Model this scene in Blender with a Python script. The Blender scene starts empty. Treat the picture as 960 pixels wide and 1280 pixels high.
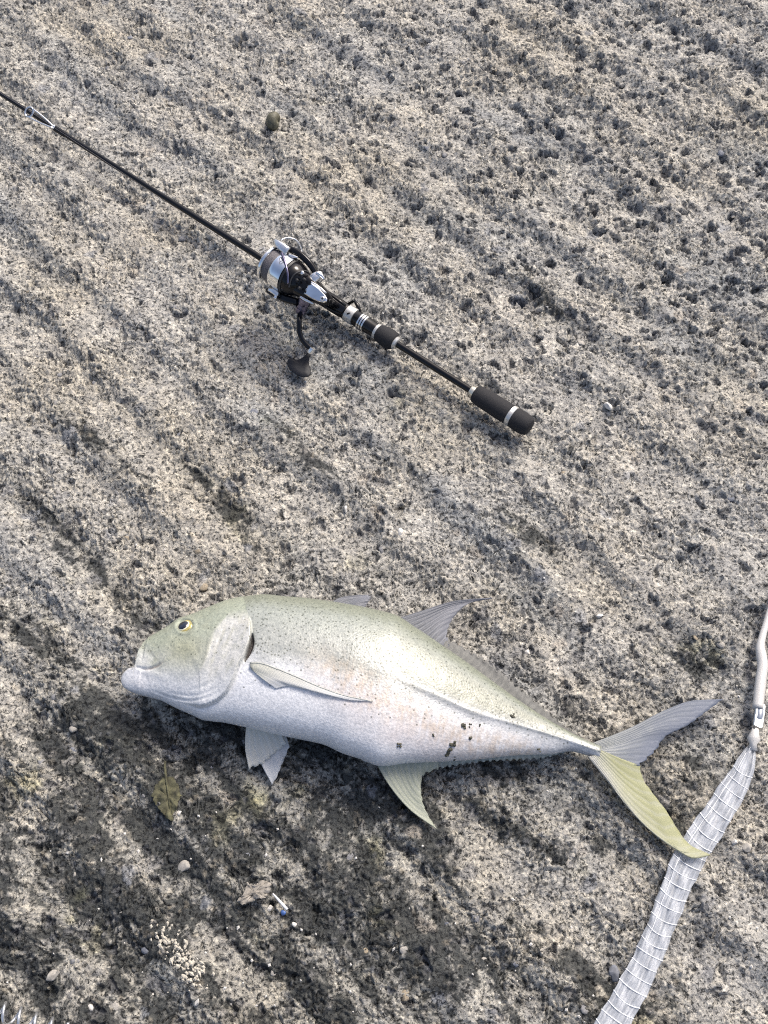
import bpy, bmesh, math, random
import numpy as np
from mathutils import Vector, Matrix

# ------------------------------------------------------------------ camera, sky, sun, exposure
scene = bpy.context.scene
C = scene.collection
random.seed(7)
RNG = np.random.default_rng(11)
TILT = math.radians(28.0)          # camera leans 28 degrees away from straight down
CAM_H = 1.0
FPX = 640.0 / math.tan(math.radians(25.0))

cam_d = bpy.data.cameras.new("camera")
cam = bpy.data.objects.new("camera", cam_d)
C.objects.link(cam)
cam.location = (0, 0, CAM_H)
cam.rotation_euler = (TILT, 0, 0)
cam_d.sensor_fit = 'VERTICAL'
cam_d.angle = math.radians(50.0)
cam_d.clip_start = 0.01
cam_d.clip_end = 500
scene.camera = cam

SUN_EL, SUN_AZ = 50.0, 36.0        # azimuth from +Y towards +X
world = bpy.data.worlds.new("World")
scene.world = world
world.use_nodes = True
wn = world.node_tree.nodes
wl = world.node_tree.links
sky = wn.new("ShaderNodeTexSky")
sky.sky_type = 'NISHITA'
sky.sun_disc = False
sky.sun_elevation = math.radians(SUN_EL)
sky.sun_rotation = math.radians(SUN_AZ)
sky.air_density = 0.8
sky.dust_density = 5.0
sky.ozone_density = 0.5
wl.new(sky.outputs[0], wn["Background"].inputs[0])
wn["Background"].inputs[1].default_value = 0.15

sun_d = bpy.data.lights.new("sun", 'SUN')
sun_d.energy = 2.1
sun_d.angle = math.radians(17)
sun_d.color = (1.0, 0.95, 0.88)
sun = bpy.data.objects.new("sun", sun_d)
C.objects.link(sun)
_e, _a = math.radians(SUN_EL), math.radians(SUN_AZ)
_sd = Vector((math.cos(_e) * math.sin(_a), math.cos(_e) * math.cos(_a), math.sin(_e)))
sun.rotation_euler = (-_sd).to_track_quat('-Z', 'Y').to_euler()

scene.view_settings.view_transform = 'Standard'
scene.view_settings.look = 'None'
scene.view_settings.gamma = 1
scene.view_settings.exposure = 0.60
scene.view_settings.use_curve_mapping = False
scene.render.engine = 'CYCLES'
scene.cycles.use_denoising = False
scene.cycles.filter_width = 1.1
scene.cycles.max_bounces = 6

# ------------------------------------------------------------------ measuring helpers
cT, sT = math.cos(TILT), math.sin(TILT)
def ray(px, py):
    dx, dy = (px - 480) / FPX, -(py - 640) / FPX
    return np.array([dx, dy * cT + sT, dy * sT - cT])
def at(px, py, z=0.0):
    d = ray(px, py)
    t = (z - CAM_H) / d[2]
    return np.array([0, 0, CAM_H]) + d * t
def proj(P):
    P = np.asarray(P, float)
    x, y, z = P[..., 0], P[..., 1], P[..., 2] - CAM_H
    yc = y * cT + z * sT
    zc = -y * sT + z * cT
    return 480 + FPX * x / -zc, 640 - FPX * yc / -zc
def depth(P):
    return -(-P[1] * sT + (P[2] - CAM_H) * cT)
def smooth(a, b, x):
    t = np.clip((x - a) / (b - a), 0, 1)
    return t * t * (3 - 2 * t)
def pchip(x, y, q):
    x = np.asarray(x, float); y = np.asarray(y, float)
    h = np.diff(x); d = np.diff(y) / h
    m = np.zeros(len(x)); m[0] = d[0]; m[-1] = d[-1]
    for i in range(1, len(x) - 1):
        if d[i-1] * d[i] > 0:
            w1, w2 = 2 * h[i] + h[i-1], h[i] + 2 * h[i-1]
            m[i] = (w1 + w2) / (w1 / d[i-1] + w2 / d[i])
    q = np.clip(q, x[0], x[-1])
    i = np.clip(np.searchsorted(x, q) - 1, 0, len(h) - 1)
    t = (q - x[i]) / h[i]
    return ((1 + 2*t) * (1-t)**2 * y[i] + t * (1-t)**2 * h[i] * m[i]
            + t*t * (3 - 2*t) * y[i+1] + t*t * (t-1) * h[i] * m[i+1])
def resample(pts, n, curve=True):
    pts = np.asarray(pts, float)
    s = np.r_[0, np.cumsum(np.linalg.norm(np.diff(pts, axis=0), axis=1))]
    q = np.linspace(0, s[-1], n)
    if curve and len(pts) > 2:
        return np.stack([pchip(s, pts[:, k], q) for k in range(pts.shape[1])], 1)
    return np.stack([np.interp(q, s, pts[:, k]) for k in range(pts.shape[1])], 1)

_perm = np.random.default_rng(5).permutation(512).astype(np.int32)
_perm = np.r_[_perm, _perm]
_ga = np.random.default_rng(6).random(512) * 2 * np.pi
_gx, _gy = np.cos(_ga).astype(np.float32), np.sin(_ga).astype(np.float32)
def perlin(x, y, seed=0):
    ca_, sa_ = math.cos(0.5 + seed * 0.73), math.sin(0.5 + seed * 0.73)
    x, y = np.asarray(x * ca_ - y * sa_, np.float32), np.asarray(x * sa_ + y * ca_, np.float32)
    xi = np.floor(x).astype(np.int32); yi = np.floor(y).astype(np.int32)
    xf = x - xi; yf = y - yi
    u = xf**3 * (xf * (xf * 6 - 15) + 10); v = yf**3 * (yf * (yf * 6 - 15) + 10)
    def g(ix, iy, fx, fy):
        h = _perm[(_perm[(ix + seed * 37) & 511] + iy) & 511]
        return _gx[h] * fx + _gy[h] * fy
    a = g(xi, yi, xf, yf); b = g(xi + 1, yi, xf - 1, yf)
    c = g(xi, yi + 1, xf, yf - 1); d = g(xi + 1, yi + 1, xf - 1, yf - 1)
    return (a + u * (b - a) + v * ((c + u * (d - c)) - (a + u * (b - a)))) * 1.5
def fbm(x, y, octaves, seed=0, gain=0.5):
    s = 0; a = 1.0; f = 1.0; tot = 0
    for o in range(octaves):
        s = s + a * perlin(x * f, y * f, seed + o); tot += a
        a *= gain; f *= 2.03
    return s / tot

# ------------------------------------------------------------------ object helpers
WM = {}
def empty(name, loc, label, cat, group=None, matrix=None):
    o = bpy.data.objects.new(name, None)
    C.objects.link(o)
    o.empty_display_size = 0.02
    if matrix is not None:
        o.matrix_world = matrix
        WM[o.name] = matrix.copy()
    else:
        o.location = Vector(loc)
        WM[o.name] = Matrix.Translation(Vector(loc))
    tag(o, label, cat, group)
    return o
def tag(o, label=None, cat=None, group=None, kind=None):
    if label: o["label"] = label
    if cat: o["category"] = cat
    if group: o["group"] = group
    if kind: o["kind"] = kind
    return o
def mesh_obj(name, verts, faces, mat, parent=None, smooth_shade=True, origin=None):
    """One mesh object; verts are world points, stored relative to the thing's own origin."""
    v = np.asarray(verts, float)
    if parent is not None:
        M = WM[parent.name]
    else:
        if origin is None:
            origin = (float(v[:, 0].mean()), float(v[:, 1].mean()), float(v[:, 2].min()))
        M = Matrix.Translation(Vector(origin))
    Mi = np.array(M.inverted())
    vl = v @ Mi[:3, :3].T + Mi[:3, 3]
    me = bpy.data.meshes.new(name)
    me.from_pydata(vl.tolist(), [], [tuple(int(i) for i in f) for f in faces])
    if smooth_shade:
        me.polygons.foreach_set("use_smooth", [True] * len(me.polygons))
    me.update()
    o = bpy.data.objects.new(name, me)
    C.objects.link(o)
    if mat: me.materials.append(mat)
    if parent is not None:
        o.parent = parent
        WM[o.name] = M
    else:
        o.matrix_world = M
        WM[o.name] = M
    return o
def grid_faces(nu, nv, wrap=False):
    f = []
    for i in range(nu - 1):
        for j in range(nv if wrap else nv - 1):
            k = (j + 1) % nv
            f.append((i * nv + j, i * nv + k, (i + 1) * nv + k, (i + 1) * nv + j))
    return f
def frame_of(d):
    d = np.asarray(d, float); d = d / np.linalg.norm(d)
    up = np.array([0, 0, 1.0]) if abs(d[2]) < 0.9 else np.array([1.0, 0, 0])
    a = np.cross(up, d); a /= np.linalg.norm(a)
    return d, a, np.cross(d, a)
def tube(pts, radii, n=12, caps=True, closed=False):
    pts = np.asarray(pts, float)
    m = len(pts)
    if np.isscalar(radii): radii = [radii] * m
    V = []; ref = None
    for i in range(m):
        if closed: t = pts[(i + 1) % m] - pts[i - 1]
        else: t = pts[min(i + 1, m - 1)] - pts[max(i - 1, 0)]
        t = t / (np.linalg.norm(t) + 1e-12)
        if ref is None: _, a, b = frame_of(t)
        else:
            a = ref - t * ref.dot(t); a /= np.linalg.norm(a); b = np.cross(t, a)
        ref = a
        for k in range(n):
            w = 2 * math.pi * k / n
            V.append(pts[i] + radii[i] * (math.cos(w) * a + math.sin(w) * b))
    F = grid_faces(m, n, True)
    if closed:
        for j in range(n):
            k = (j + 1) % n
            F.append(((m-1)*n + j, (m-1)*n + k, k, j))
    elif caps:
        F.append(tuple(range(n))[::-1]); F.append(tuple((m - 1) * n + k for k in range(n)))
    return np.array(V), F
def lathe(o, d, profile, n=32, a=None):
    """profile: (distance along d, radius) pairs, turned round the line o + s*d; both ends closed."""
    d = np.asarray(d, float); d = d / np.linalg.norm(d)
    if a is None: _, a, _ = frame_of(d)
    b = np.cross(d, a)
    V = []
    for s, r in profile:
        for k in range(n):
            w = 2 * math.pi * k / n
            V.append(o + d * s + r * (math.cos(w) * a + math.sin(w) * b))
    F = grid_faces(len(profile), n, True)
    F.append(tuple(range(n))[::-1]); F.append(tuple((len(profile) - 1) * n + k for k in range(n)))
    return np.array(V), F
def loft(sections):
    n = len(sections[0])
    V = np.concatenate(sections)
    F = grid_faces(len(sections), n, True)
    F.append(tuple(range(n))[::-1]); F.append(tuple((len(sections) - 1) * n + k for k in range(n)))
    return V, F
def join(parts):
    V = []; F = []; o = 0
    for v, f in parts:
        V.append(np.asarray(v)); F += [tuple(i + o for i in q) for q in f]; o += len(v)
    return np.concatenate(V), F
def auto_smooth(o, deg=35):
    me = o.data
    bm = bmesh.new(); bm.from_mesh(me)
    for e in bm.edges:
        if len(e.link_faces) == 2 and e.calc_face_angle(0) > math.radians(deg): e.smooth = False
    bm.to_mesh(me); bm.free()
    return o

# ------------------------------------------------------------------ materials
def mat_new(name):
    m = bpy.data.materials.new(name); m.use_nodes = True
    return m, m.node_tree.nodes, m.node_tree.links, m.node_tree.nodes["Principled BSDF"]
def mat_plain(name, col, rough=0.5, metal=0.0, noise=0.15, scale=200.0, bump=0.0, coat=0.0, spec=0.5, alpha=1.0):
    m, N, L, P = mat_new(name)
    tc = N.new("ShaderNodeTexCoord")
    nz = N.new("ShaderNodeTexNoise"); nz.inputs["Scale"].default_value = scale; nz.inputs["Detail"].default_value = 4
    L.new(tc.outputs["Object"], nz.inputs["Vector"])
    rp = N.new("ShaderNodeValToRGB")
    rp.color_ramp.elements[0].position = 0.3; rp.color_ramp.elements[1].position = 0.7
    rp.color_ramp.elements[0].color = tuple(c * (1 - noise) for c in col) + (1,)
    rp.color_ramp.elements[1].color = tuple(min(1, c * (1 + noise)) for c in col) + (1,)
    L.new(nz.outputs["Fac"], rp.inputs[0])
    L.new(rp.outputs[0], P.inputs["Base Color"])
    mr = N.new("ShaderNodeMapRange"); mr.inputs[3].default_value = max(0.02, rough * 0.8); mr.inputs[4].default_value = min(1, rough * 1.2)
    L.new(nz.outputs["Fac"], mr.inputs[0]); L.new(mr.outputs[0], P.inputs["Roughness"])
    P.inputs["Metallic"].default_value = metal
    P.inputs["Specular IOR Level"].default_value = spec
    P.inputs["Coat Weight"].default_value = coat
    P.inputs["Alpha"].default_value = alpha
    if bump:
        b = N.new("ShaderNodeBump"); b.inputs["Strength"].default_value = bump; b.inputs["Distance"].default_value = 0.001
        L.new(nz.outputs["Fac"], b.inputs["Height"]); L.new(b.outputs[0], P.inputs["Normal"])
    return m

def mat_concrete():
    m, N, L, P = mat_new("weathered_concrete")
    tc = N.new("ShaderNodeTexCoord")
    at_ = N.new("ShaderNodeAttribute"); at_.attribute_name = "tint"
    def noise(scale, detail, rough, dist=0.0):
        n = N.new("ShaderNodeTexNoise"); n.inputs["Scale"].default_value = scale; n.inputs["Detail"].default_value = detail
        n.inputs["Roughness"].default_value = rough; n.inputs["Distortion"].default_value = dist
        L.new(tc.outputs["Object"], n.inputs["Vector"]); return n.outputs["Fac"]
    n1, n2, n3 = noise(230, 5, 0.7), noise(45, 6, 0.6), noise(7, 5, 0.5)
    n4, n5 = noise(300, 3, 0.6, 0.6), noise(150, 4, 0.65, 1.2)
    def ramp(src, *stops):
        r = N.new("ShaderNodeValToRGB"); e = r.color_ramp.elements
        while len(e) < len(stops): e.new(0.5)
        for q, (p_, c_) in zip(e, stops): q.position = p_; q.color = c_ + (1,)
        L.new(src, r.inputs[0]); return r.outputs[0]
    def mul(a, b):
        x = N.new("ShaderNodeMix"); x.data_type = 'RGBA'; x.blend_type = 'MULTIPLY'; x.inputs[0].default_value = 1
        L.new(a, x.inputs[6]); L.new(b, x.inputs[7]); return x.outputs[2]
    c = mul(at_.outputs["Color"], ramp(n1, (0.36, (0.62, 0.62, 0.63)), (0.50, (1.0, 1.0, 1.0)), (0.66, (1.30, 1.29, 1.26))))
    c = mul(c, ramp(n2, (0.36, (0.74, 0.75, 0.77)), (0.60, (1.12, 1.11, 1.08))))
    c = mul(c, ramp(n3, (0.35, (0.93, 0.94, 0.96)), (0.65, (1.04, 1.02, 0.99))))
    # dark flecks painted in place of deep crevice shade; pale shell flecks
    c = mul(c, ramp(n4, (0.405, (0.20, 0.205, 0.21)), (0.445, (1.0, 1.0, 1.0)), (0.58, (1.0, 1.0, 1.0)), (0.63, (1.55, 1.53, 1.48))))
    c = mul(c, ramp(n5, (0.37, (0.26, 0.27, 0.28)), (0.41, (1.0, 1.0, 1.0))))
    L.new(c, P.inputs["Base Color"])
    P.inputs["Roughness"].default_value = 0.8
    P.inputs["Specular IOR Level"].default_value = 0.3
    ad = N.new("ShaderNodeMath"); ad.operation = 'MULTIPLY_ADD'; ad.inputs[1].default_value = 0.9
    L.new(n5, ad.inputs[0]); L.new(n1, ad.inputs[2])
    b = N.new("ShaderNodeBump"); b.inputs["Strength"].default_value = 1.0; b.inputs["Distance"].default_value = 0.0020
    L.new(ad.outputs[0], b.inputs["Height"]); L.new(b.outputs[0], P.inputs["Normal"])
    return m

# ------------------------------------------------------------------ the ground: one rough concrete sheet
def growing(start, first, sign, n, ratio):
    out = []; p = start; s = first
    for _ in range(n):
        p += sign * s; s *= ratio; out.append(p)
    return out
NU, NVR = 1040, 1010
us = np.linspace(-1, 1, NU)
w_ = np.linspace(0, 1, NVR)
ys = -0.03 + 1.43 * (0.66 * w_ + 0.34 * w_ * w_)
PAD = 24
us = np.r_[growing(-1.0, 0.006, -1, PAD, 1.40)[::-1], us, growing(1.0, 0.006, 1, PAD, 1.40)]
ys = np.r_[growing(ys[0], 0.003, -1, PAD, 1.46)[::-1], ys, growing(ys[-1], 0.003, 1, PAD, 1.46)]
def half_w(y): return 0.40 + 0.24 * np.clip(y / 1.4, 0, 1)
NX, NY = len(us), len(ys)
U_, Y = np.meshgrid(us.astype(np.float32), ys.astype(np.float32))
X = (U_ * half_w(Y)).astype(np.float32)
wx = fbm(X * 9, Y * 9, 3, 40); wy = fbm(X * 9 + 7, Y * 9 + 3, 3, 44)
# raked furrows run from upper left to lower right: steep flank to the lower left, gentle flank to the upper right
_fa = math.radians(-44.0)
fd = (math.cos(_fa), math.sin(_fa))
al = X * fd[0] + Y * fd[1]
ac = -X * fd[1] + Y * fd[0]
fq = ac / 0.070 + 0.35 * fbm(X * 3.0, Y * 3.0, 2, 41) + 0.10 * wx + 0.12 * perlin(al * 2.2, ac * 5, 42)
fp = fq - np.floor(fq)
ridge = np.where(fp < 0.30, smooth(0, 0.30, fp), 1 - smooth(0.30, 1.0, fp))
frow = np.floor(fq)
ramp_ = 0.45 + 0.55 * smooth(-0.35, 0.35, perlin(al * 3.4 + 3.1 * frow, frow * 7.7 + 0.5, 50) + 0.25 * fbm(X * 9, Y * 9, 2, 52))
furrow = ridge * ramp_ - 0.5
lump = fbm(X * 38 + wx, Y * 38 + wy, 3, 60)
w2x = perlin(X * 60, Y * 60, 120); w2y = perlin(X * 60 + 5, Y * 60 + 9, 121)
# chipped paste: flakes between crooked crevices, at two sizes
r1 = np.abs(perlin(X * 88 + 0.9 * w2x, Y * 105 + 0.9 * w2y, 64))
r2 = np.abs(perlin(X * 165 + 1.1 * w2x + 3, Y * 185 + 1.1 * w2y, 66))
fine = fbm(X * 120 + 2 * wx, Y * 120 + 2 * wy, 3, 70, 0.75)
rough_m = 0.35 + 0.65 * smooth(-0.35, 0.3, fbm(X * 16, Y * 16, 2, 130))
crev1 = (1 - smooth(0.0, 0.13, r1)) * smooth(-0.25, 0.15, perlin(X * 45, Y * 45, 131))
crev2 = (1 - smooth(0.0, 0.16, r2)) * smooth(-0.2, 0.2, perlin(X * 70 + 4, Y * 70, 132))
flake = np.floor((lump * 0.5 + 0.5 * perlin(X * 75 + w2x, Y * 75 + w2y, 140)) * 5.0 + 0.2 * fine)
Z = (0.0050 * fbm(X * 3.2, Y * 3.2, 2, 80) + 0.0095 * furrow
     + 0.0020 * lump + rough_m * (0.0010 * smooth(0, 0.5, r1) + 0.0009 * smooth(0, 0.5, r2) + 0.0036 * fine
     - 0.0020 * crev1 - 0.0022 * crev2 + 0.0008 * flake)) - 0.002
# base colour, and marks on it: stains, algae, bared stones, shade painted along furrows
T = np.empty((NY, NX, 3), np.float32)
T[:] = (0.350, 0.341, 0.317)
warm = smooth(-0.1, 0.5, fbm(X * 5 + 3, Y * 5, 3, 90))[..., None]
T *= 1 - warm * (1 - np.array([1.01, 0.98, 0.92]))
blue = (smooth(-0.1, 0.5, fbm(al * 4, ac * 16, 3, 95)) * smooth(-0.35, 0.3, fbm(X * 4 + 9, Y * 4, 2, 97)))[..., None]
T *= 1 - blue * (1 - np.array([0.74, 0.78, 0.84]))
def blob(px, py, rx, ry, rot=0.0):
    """a soft patch centred on a spot of the slab"""
    c = at(px, py)
    m = 1.0 / 1150
    dx, dy = (X - c[0]) / m, (Y - c[1]) / m
    r = math.radians(rot)
    u = (dx * math.cos(r) + dy * math.sin(r)) / rx; v = (-dx * math.sin(r) + dy * math.cos(r)) / ry
    return np.exp(-(u * u + v * v))
stain_shade = (1.3 * blob(350, 985, 170, 60) + 1.0 * blob(150, 1060, 190, 110) + 0.9 * blob(110, 1200, 200, 90) + 0.9 * blob(340, 1190, 190, 110) + 0.9 * blob(150, 910, 110, 45)
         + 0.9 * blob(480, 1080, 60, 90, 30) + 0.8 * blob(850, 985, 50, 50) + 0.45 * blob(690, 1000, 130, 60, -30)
         + 1.3 * blob(85, 680, 22, 130, 44) + 1.1 * blob(50, 810, 26, 100, 44) + 1.0 * blob(280, 625, 18, 80, 44) + 0.9 * blob(375, 560, 16, 70, 44) + 0.7 * blob(770, 1260, 60, 50) + 0.9 * blob(130, 560, 16, 80, 44) + 0.8 * blob(700, 700, 16, 90, 44) + 0.7 * blob(690, 380, 16, 90, 40)  # thin diagonal streaks paint furrow shade; the patch by the sleeve paints its shadow
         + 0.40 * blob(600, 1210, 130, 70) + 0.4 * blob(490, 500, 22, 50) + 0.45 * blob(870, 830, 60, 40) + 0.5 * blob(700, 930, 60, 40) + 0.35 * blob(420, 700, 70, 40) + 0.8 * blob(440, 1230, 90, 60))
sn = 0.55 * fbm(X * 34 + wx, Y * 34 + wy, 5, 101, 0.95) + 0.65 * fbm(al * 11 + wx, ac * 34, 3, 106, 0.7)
s1 = 1 - np.exp(-1.3 * stain_shade)
stain_shade_m = smooth(0.26, 0.52, s1 * 0.60 + 1.25 * sn - 0.12 * (1 - s1))[..., None] * smooth(0.03, 0.3, stain_shade)[..., None]
grime_shade = 0.40 * s1[..., None]
T *= 1 - grime_shade * (1 - np.array([0.55, 0.56, 0.53]))
T *= 1 - stain_shade_m * (1 - np.array([0.17, 0.185, 0.20]))
moss = (smooth(0.25, 0.6, fbm(X * 11 + 30, Y * 11, 4, 110)) * smooth(0.1, 0.5, stain_shade))[..., None]
T *= 1 - moss * (1 - np.array([1.25, 1.2, 0.75]))

def patch(cx, cy, r):
    j0, j1 = np.searchsorted(ys, (cy - r, cy + r)); h = half_w(cy) 
    i0, i1 = np.searchsorted(us, ((cx - r * 1.2) / h, (cx + r * 1.2) / h))
    return slice(max(int(j0) - 1, 0), min(int(j1) + 1, NY)), slice(max(int(i0) - 1, 0), min(int(i1) + 1, NX))
def stamp(cx, cy, r, depth_, elong, rot, tint, edge=0.35, tmix=0.6, wob=0.25):
    sj, si = patch(cx, cy, r * 1.8)
    if sj.stop <= sj.start or si.stop <= si.start: return
    dx = X[sj, si] - cx; dy = Y[sj, si] - cy
    c, s = math.cos(rot), math.sin(rot)
    u = (dx * c + dy * s) / elong; v = (-dx * s + dy * c) * elong
    a = np.arctan2(v, u); ph = RNG.random(3) * 6.28
    w = 1 + wob * (np.sin(2 * a + ph[0]) * 0.5 + np.sin(3 * a + ph[1]) * 0.5 + np.sin(5 * a + ph[2]) * 0.35)
    d = np.hypot(u, v) / (r * w)
    m = 1 - smooth(1 - edge, 1 + edge * 0.4, d)
    Z[sj, si] += (depth_ * m).astype(np.float32)
    if tint is not None:
        mm = (m * tmix)[..., None]
        T[sj, si] = T[sj, si] * (1 - mm) + np.array(tint, np.float32) * mm
def rnd_xy():
    return RNG.uniform(-0.64, 0.64), RNG.uniform(-0.02, 1.38)
# small grains standing proud
GR = [(0.30, 0.285, 0.26), (0.22, 0.22, 0.22), (0.36, 0.33, 0.27), (0.16, 0.165, 0.18), (0.42, 0.40, 0.37), (0.26, 0.23, 0.18)]
for _ in range(11000):
    cx, cy = rnd_xy(); r = RNG.uniform(0.0014, 0.0040)
    stamp(cx, cy, r, RNG.uniform(0.0005, 0.0020), RNG.uniform(0.7, 1.4), RNG.uniform(0, 3.14), GR[RNG.integers(6)], 0.5, 0.35)
# pits where gravel has weathered out
for _ in range(9000):
    cx, cy = rnd_xy()
    px, py = proj((cx, cy, 0))
    dens = 0.40 + 0.5 * float(smooth(350, 850, px)) * float(smooth(500, 50, py)) + 0.25 * float(smooth(700, 300, py))
    if RNG.random() > dens: continue
    r = min(0.0095, 0.0022 * math.exp(RNG.normal(0.1, 0.55)))
    r *= 1 + 0.3 * float(smooth(450, 800, px)) * float(smooth(450, 100, py))
    tint = (0.12, 0.125, 0.14) if RNG.random() < 0.55 else None  # dark floor colour on many pits, painted in to deepen their shade
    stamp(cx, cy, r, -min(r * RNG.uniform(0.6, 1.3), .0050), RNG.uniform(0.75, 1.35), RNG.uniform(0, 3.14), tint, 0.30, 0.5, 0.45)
# the large open pits, thickest at the upper right
def at_xy(px, py): return at(px, py)[:2]
for k_ in range(560):
    if k_ < 360: cx, cy = at_xy(960 - 560 * RNG.random() ** 1.3, 480 * RNG.random() ** 1.2)
    else: cx, cy = at_xy(RNG.uniform(0, 960), RNG.uniform(0, 1280))
    r = RNG.uniform(0.0032, 0.0068) if k_ < 360 else RNG.uniform(0.0028, 0.0052)
    stamp(cx, cy, r, -r * RNG.uniform(0.8, 1.15), RNG.uniform(0.8, 1.4), RNG.normal(0.0, 0.6), (0.10, 0.105, 0.118) if RNG.random() < 0.7 else None, 0.25, 0.7, 0.35)  # most floors also tinted dark, shade put into the colour
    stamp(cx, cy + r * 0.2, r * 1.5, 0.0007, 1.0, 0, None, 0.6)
# bared flat aggregate
for _ in range(420):
    cx, cy = rnd_xy(); r = RNG.uniform(0.004, 0.009)
    stamp(cx, cy, r, RNG.uniform(-0.0015, 0.0012), RNG.uniform(0.8, 1.3), RNG.uniform(0, 3.14),
          [(0.19, 0.205, 0.235), (0.30, 0.295, 0.285), (0.34, 0.31, 0.27), (0.15, 0.155, 0.17)][RNG.integers(4)], 0.25, 0.55)
Z -= 0.0015
ZI = Z
def ground_z(x, y):
    i = min(max(int(np.searchsorted(us, x / half_w(y))), 0), NX - 1); j = min(max(int(np.searchsorted(ys, y)), 0), NY - 1)
    return float(ZI[j, i])
def ground_at(px, py):
    p = at(px, py)
    return np.array([p[0], p[1], ground_z(p[0], p[1])])

me = bpy.data.meshes.new("concrete_ground")
nv_, nf_ = NX * NY, (NX - 1) * (NY - 1)
me.vertices.add(nv_)
me.vertices.foreach_set("co", np.stack([X, Y, Z], -1).astype(np.float32).ravel())
idx = np.arange(nv_, dtype=np.int32).reshape(NY, NX)
quads = np.stack([idx[:-1, :-1], idx[:-1, 1:], idx[1:, 1:], idx[1:, :-1]], -1).reshape(-1)
me.loops.add(nf_ * 4); me.loops.foreach_set("vertex_index", quads)
me.polygons.add(nf_)
me.polygons.foreach_set("loop_start", np.arange(0, nf_ * 4, 4, dtype=np.int32))
me.polygons.foreach_set("loop_total", np.full(nf_, 4, np.int32))
me.polygons.foreach_set("use_smooth", np.ones(nf_, bool))
me.update(calc_edges=True)
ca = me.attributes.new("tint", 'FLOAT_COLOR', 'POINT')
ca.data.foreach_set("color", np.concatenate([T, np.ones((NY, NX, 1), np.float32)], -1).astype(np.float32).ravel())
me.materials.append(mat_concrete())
ground = bpy.data.objects.new("concrete_ground", me)
C.objects.link(ground)
tag(ground, "rough pitted grey concrete slab with diagonal furrows and dark stains", "concrete", kind='structure')
WM["concrete_ground"] = Matrix.Identity(4)

# bared stones set in the slab, each a piece of the ground
def stone_mesh(name, seed, mat, flat=0.55):
    bm = bmesh.new(); bmesh.ops.create_icosphere(bm, subdivisions=2, radius=1)
    r = random.Random(seed)
    ax = [Vector((r.gauss(0, 1), r.gauss(0, 1), r.gauss(0, 1))).normalized() for _ in range(7)]
    cut = [r.uniform(0.55, 0.9) for _ in ax]
    for v in bm.verts:
        for a, c in zip(ax, cut):
            d = v.co.dot(a)
            if d > c: v.co -= a * (d - c) * 0.85
        v.co *= 1 + r.uniform(-0.05, 0.05)
        v.co.z *= flat
    m = bpy.data.meshes.new(name); bm.to_mesh(m); bm.free()
    m.polygons.foreach_set("use_smooth", [r.random() < 0.6 for _ in m.polygons])
    m.materials.append(mat)
    return m
ST_M = [mat_plain("stone_pale", (0.34, 0.32, 0.285), 0.8, noise=0.3, scale=220, bump=0.4),
        mat_plain("stone_grey", (0.19, 0.19, 0.195), 0.75, noise=0.3, scale=220, bump=0.4),
        mat_plain("stone_blue_grey", (0.16, 0.17, 0.195), 0.7, noise=0.3, scale=220, bump=0.4),
        mat_plain("stone_tan", (0.28, 0.235, 0.17), 0.8, noise=0.3, scale=220, bump=0.4),
        mat_plain("shell_white", (0.58, 0.56, 0.52), 0.6, noise=0.12, scale=300, bump=0.2)]
ST = [[stone_mesh("stone", 10 * k + i, ST_M[k]) for i in range(3)] for k in range(5)]
def put_stone(p, r, k, parent=ground, name="stone", sink=0.35, elong=1.0):
    o = bpy.data.objects.new(name, random.choice(ST[k]))
    C.objects.link(o)
    o.parent = parent
    o.location = (p[0], p[1], p[2] - sink * r * 0.3)
    o.scale = (r * elong, r, r)
    o.rotation_euler = (random.uniform(-.4, .4), random.uniform(-.4, .4), random.uniform(0, 6.28))
    return o
for _ in range(150):
    px, py = random.uniform(10, 950), random.uniform(15, 1270)
    put_stone(ground_at(px, py), random.uniform(0.0028, 0.0055), random.choice((0, 0, 1, 1, 2, 3)), sink=1.6)

# ------------------------------------------------------------------ the fish
# profile points read in a flat frame: along the body and across it
DOR = [(151.5,850),(152.5,845),(155,841),(161,836),(171.5,832),(172.5,822),(173.5,809),(181,801),(190,796),(209,785),(223,775.5),(244,768),(265,759.5),(286,752),(307,748),(338,746),
       (355,748),(385,750.5),(411,754),(452,761),(490,769.5),(522,788),(552,808),(584,830),(617,854),(655,881),(691,904),(726,923),(752,934)]
VEN = [(151.5,850.5),(152.3,855),(155,859.5),(171,867),(198,874),(219,884),(240,893),(254,899),(280,902),(306,907.5),(362,920),(400,928),(430,941),(452,948),(472,956),(508,953),
       (552,951),(590,949),(630,945),(660,943),(690,942),(716,939),(732,943),(748,950)]
FT = math.atan2(93, 593)
FO = np.array([152.0, 850.0])
def to_sn(p):
    d = np.asarray(p, float) - FO
    return d[..., 0] * math.cos(FT) + d[..., 1] * math.sin(FT), d[..., 0] * math.sin(FT) - d[..., 1] * math.cos(FT)
def to_px(s, n):
    return FO[0] + s * math.cos(FT) + n * math.sin(FT), FO[1] + s * math.sin(FT) - n * math.cos(FT)
ds, dn = to_sn(DOR); vs, vn = to_sn(VEN)
for a_ in (ds, vs):
    for i in range(1, len(a_)):
        if a_[i] <= a_[i-1]: a_[i] = a_[i-1] + 0.4
S_END = min(ds[-1], vs[-1])
st = np.r_[np.linspace(0, 190, 210), np.linspace(190, S_END, 190)[1:]]
ND = pchip(ds, dn, st); NV = pchip(vs, vn, st)
BT = pchip([0, 8, 20, 24, 60, 120, 190, 280, 380, 470, 540, 580, S_END],
           [.0035, .0075, .0110, .0120, .0205, .0310, .0365, .0375, .0300, .0195, .0120, .0085, .0075], st)
ZM = pchip([0, 100, 200, 320, 430, 540, S_END], [.0330, .0350, .0365, .0365, .0300, .0190, .0150], st)
NR = 208
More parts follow.
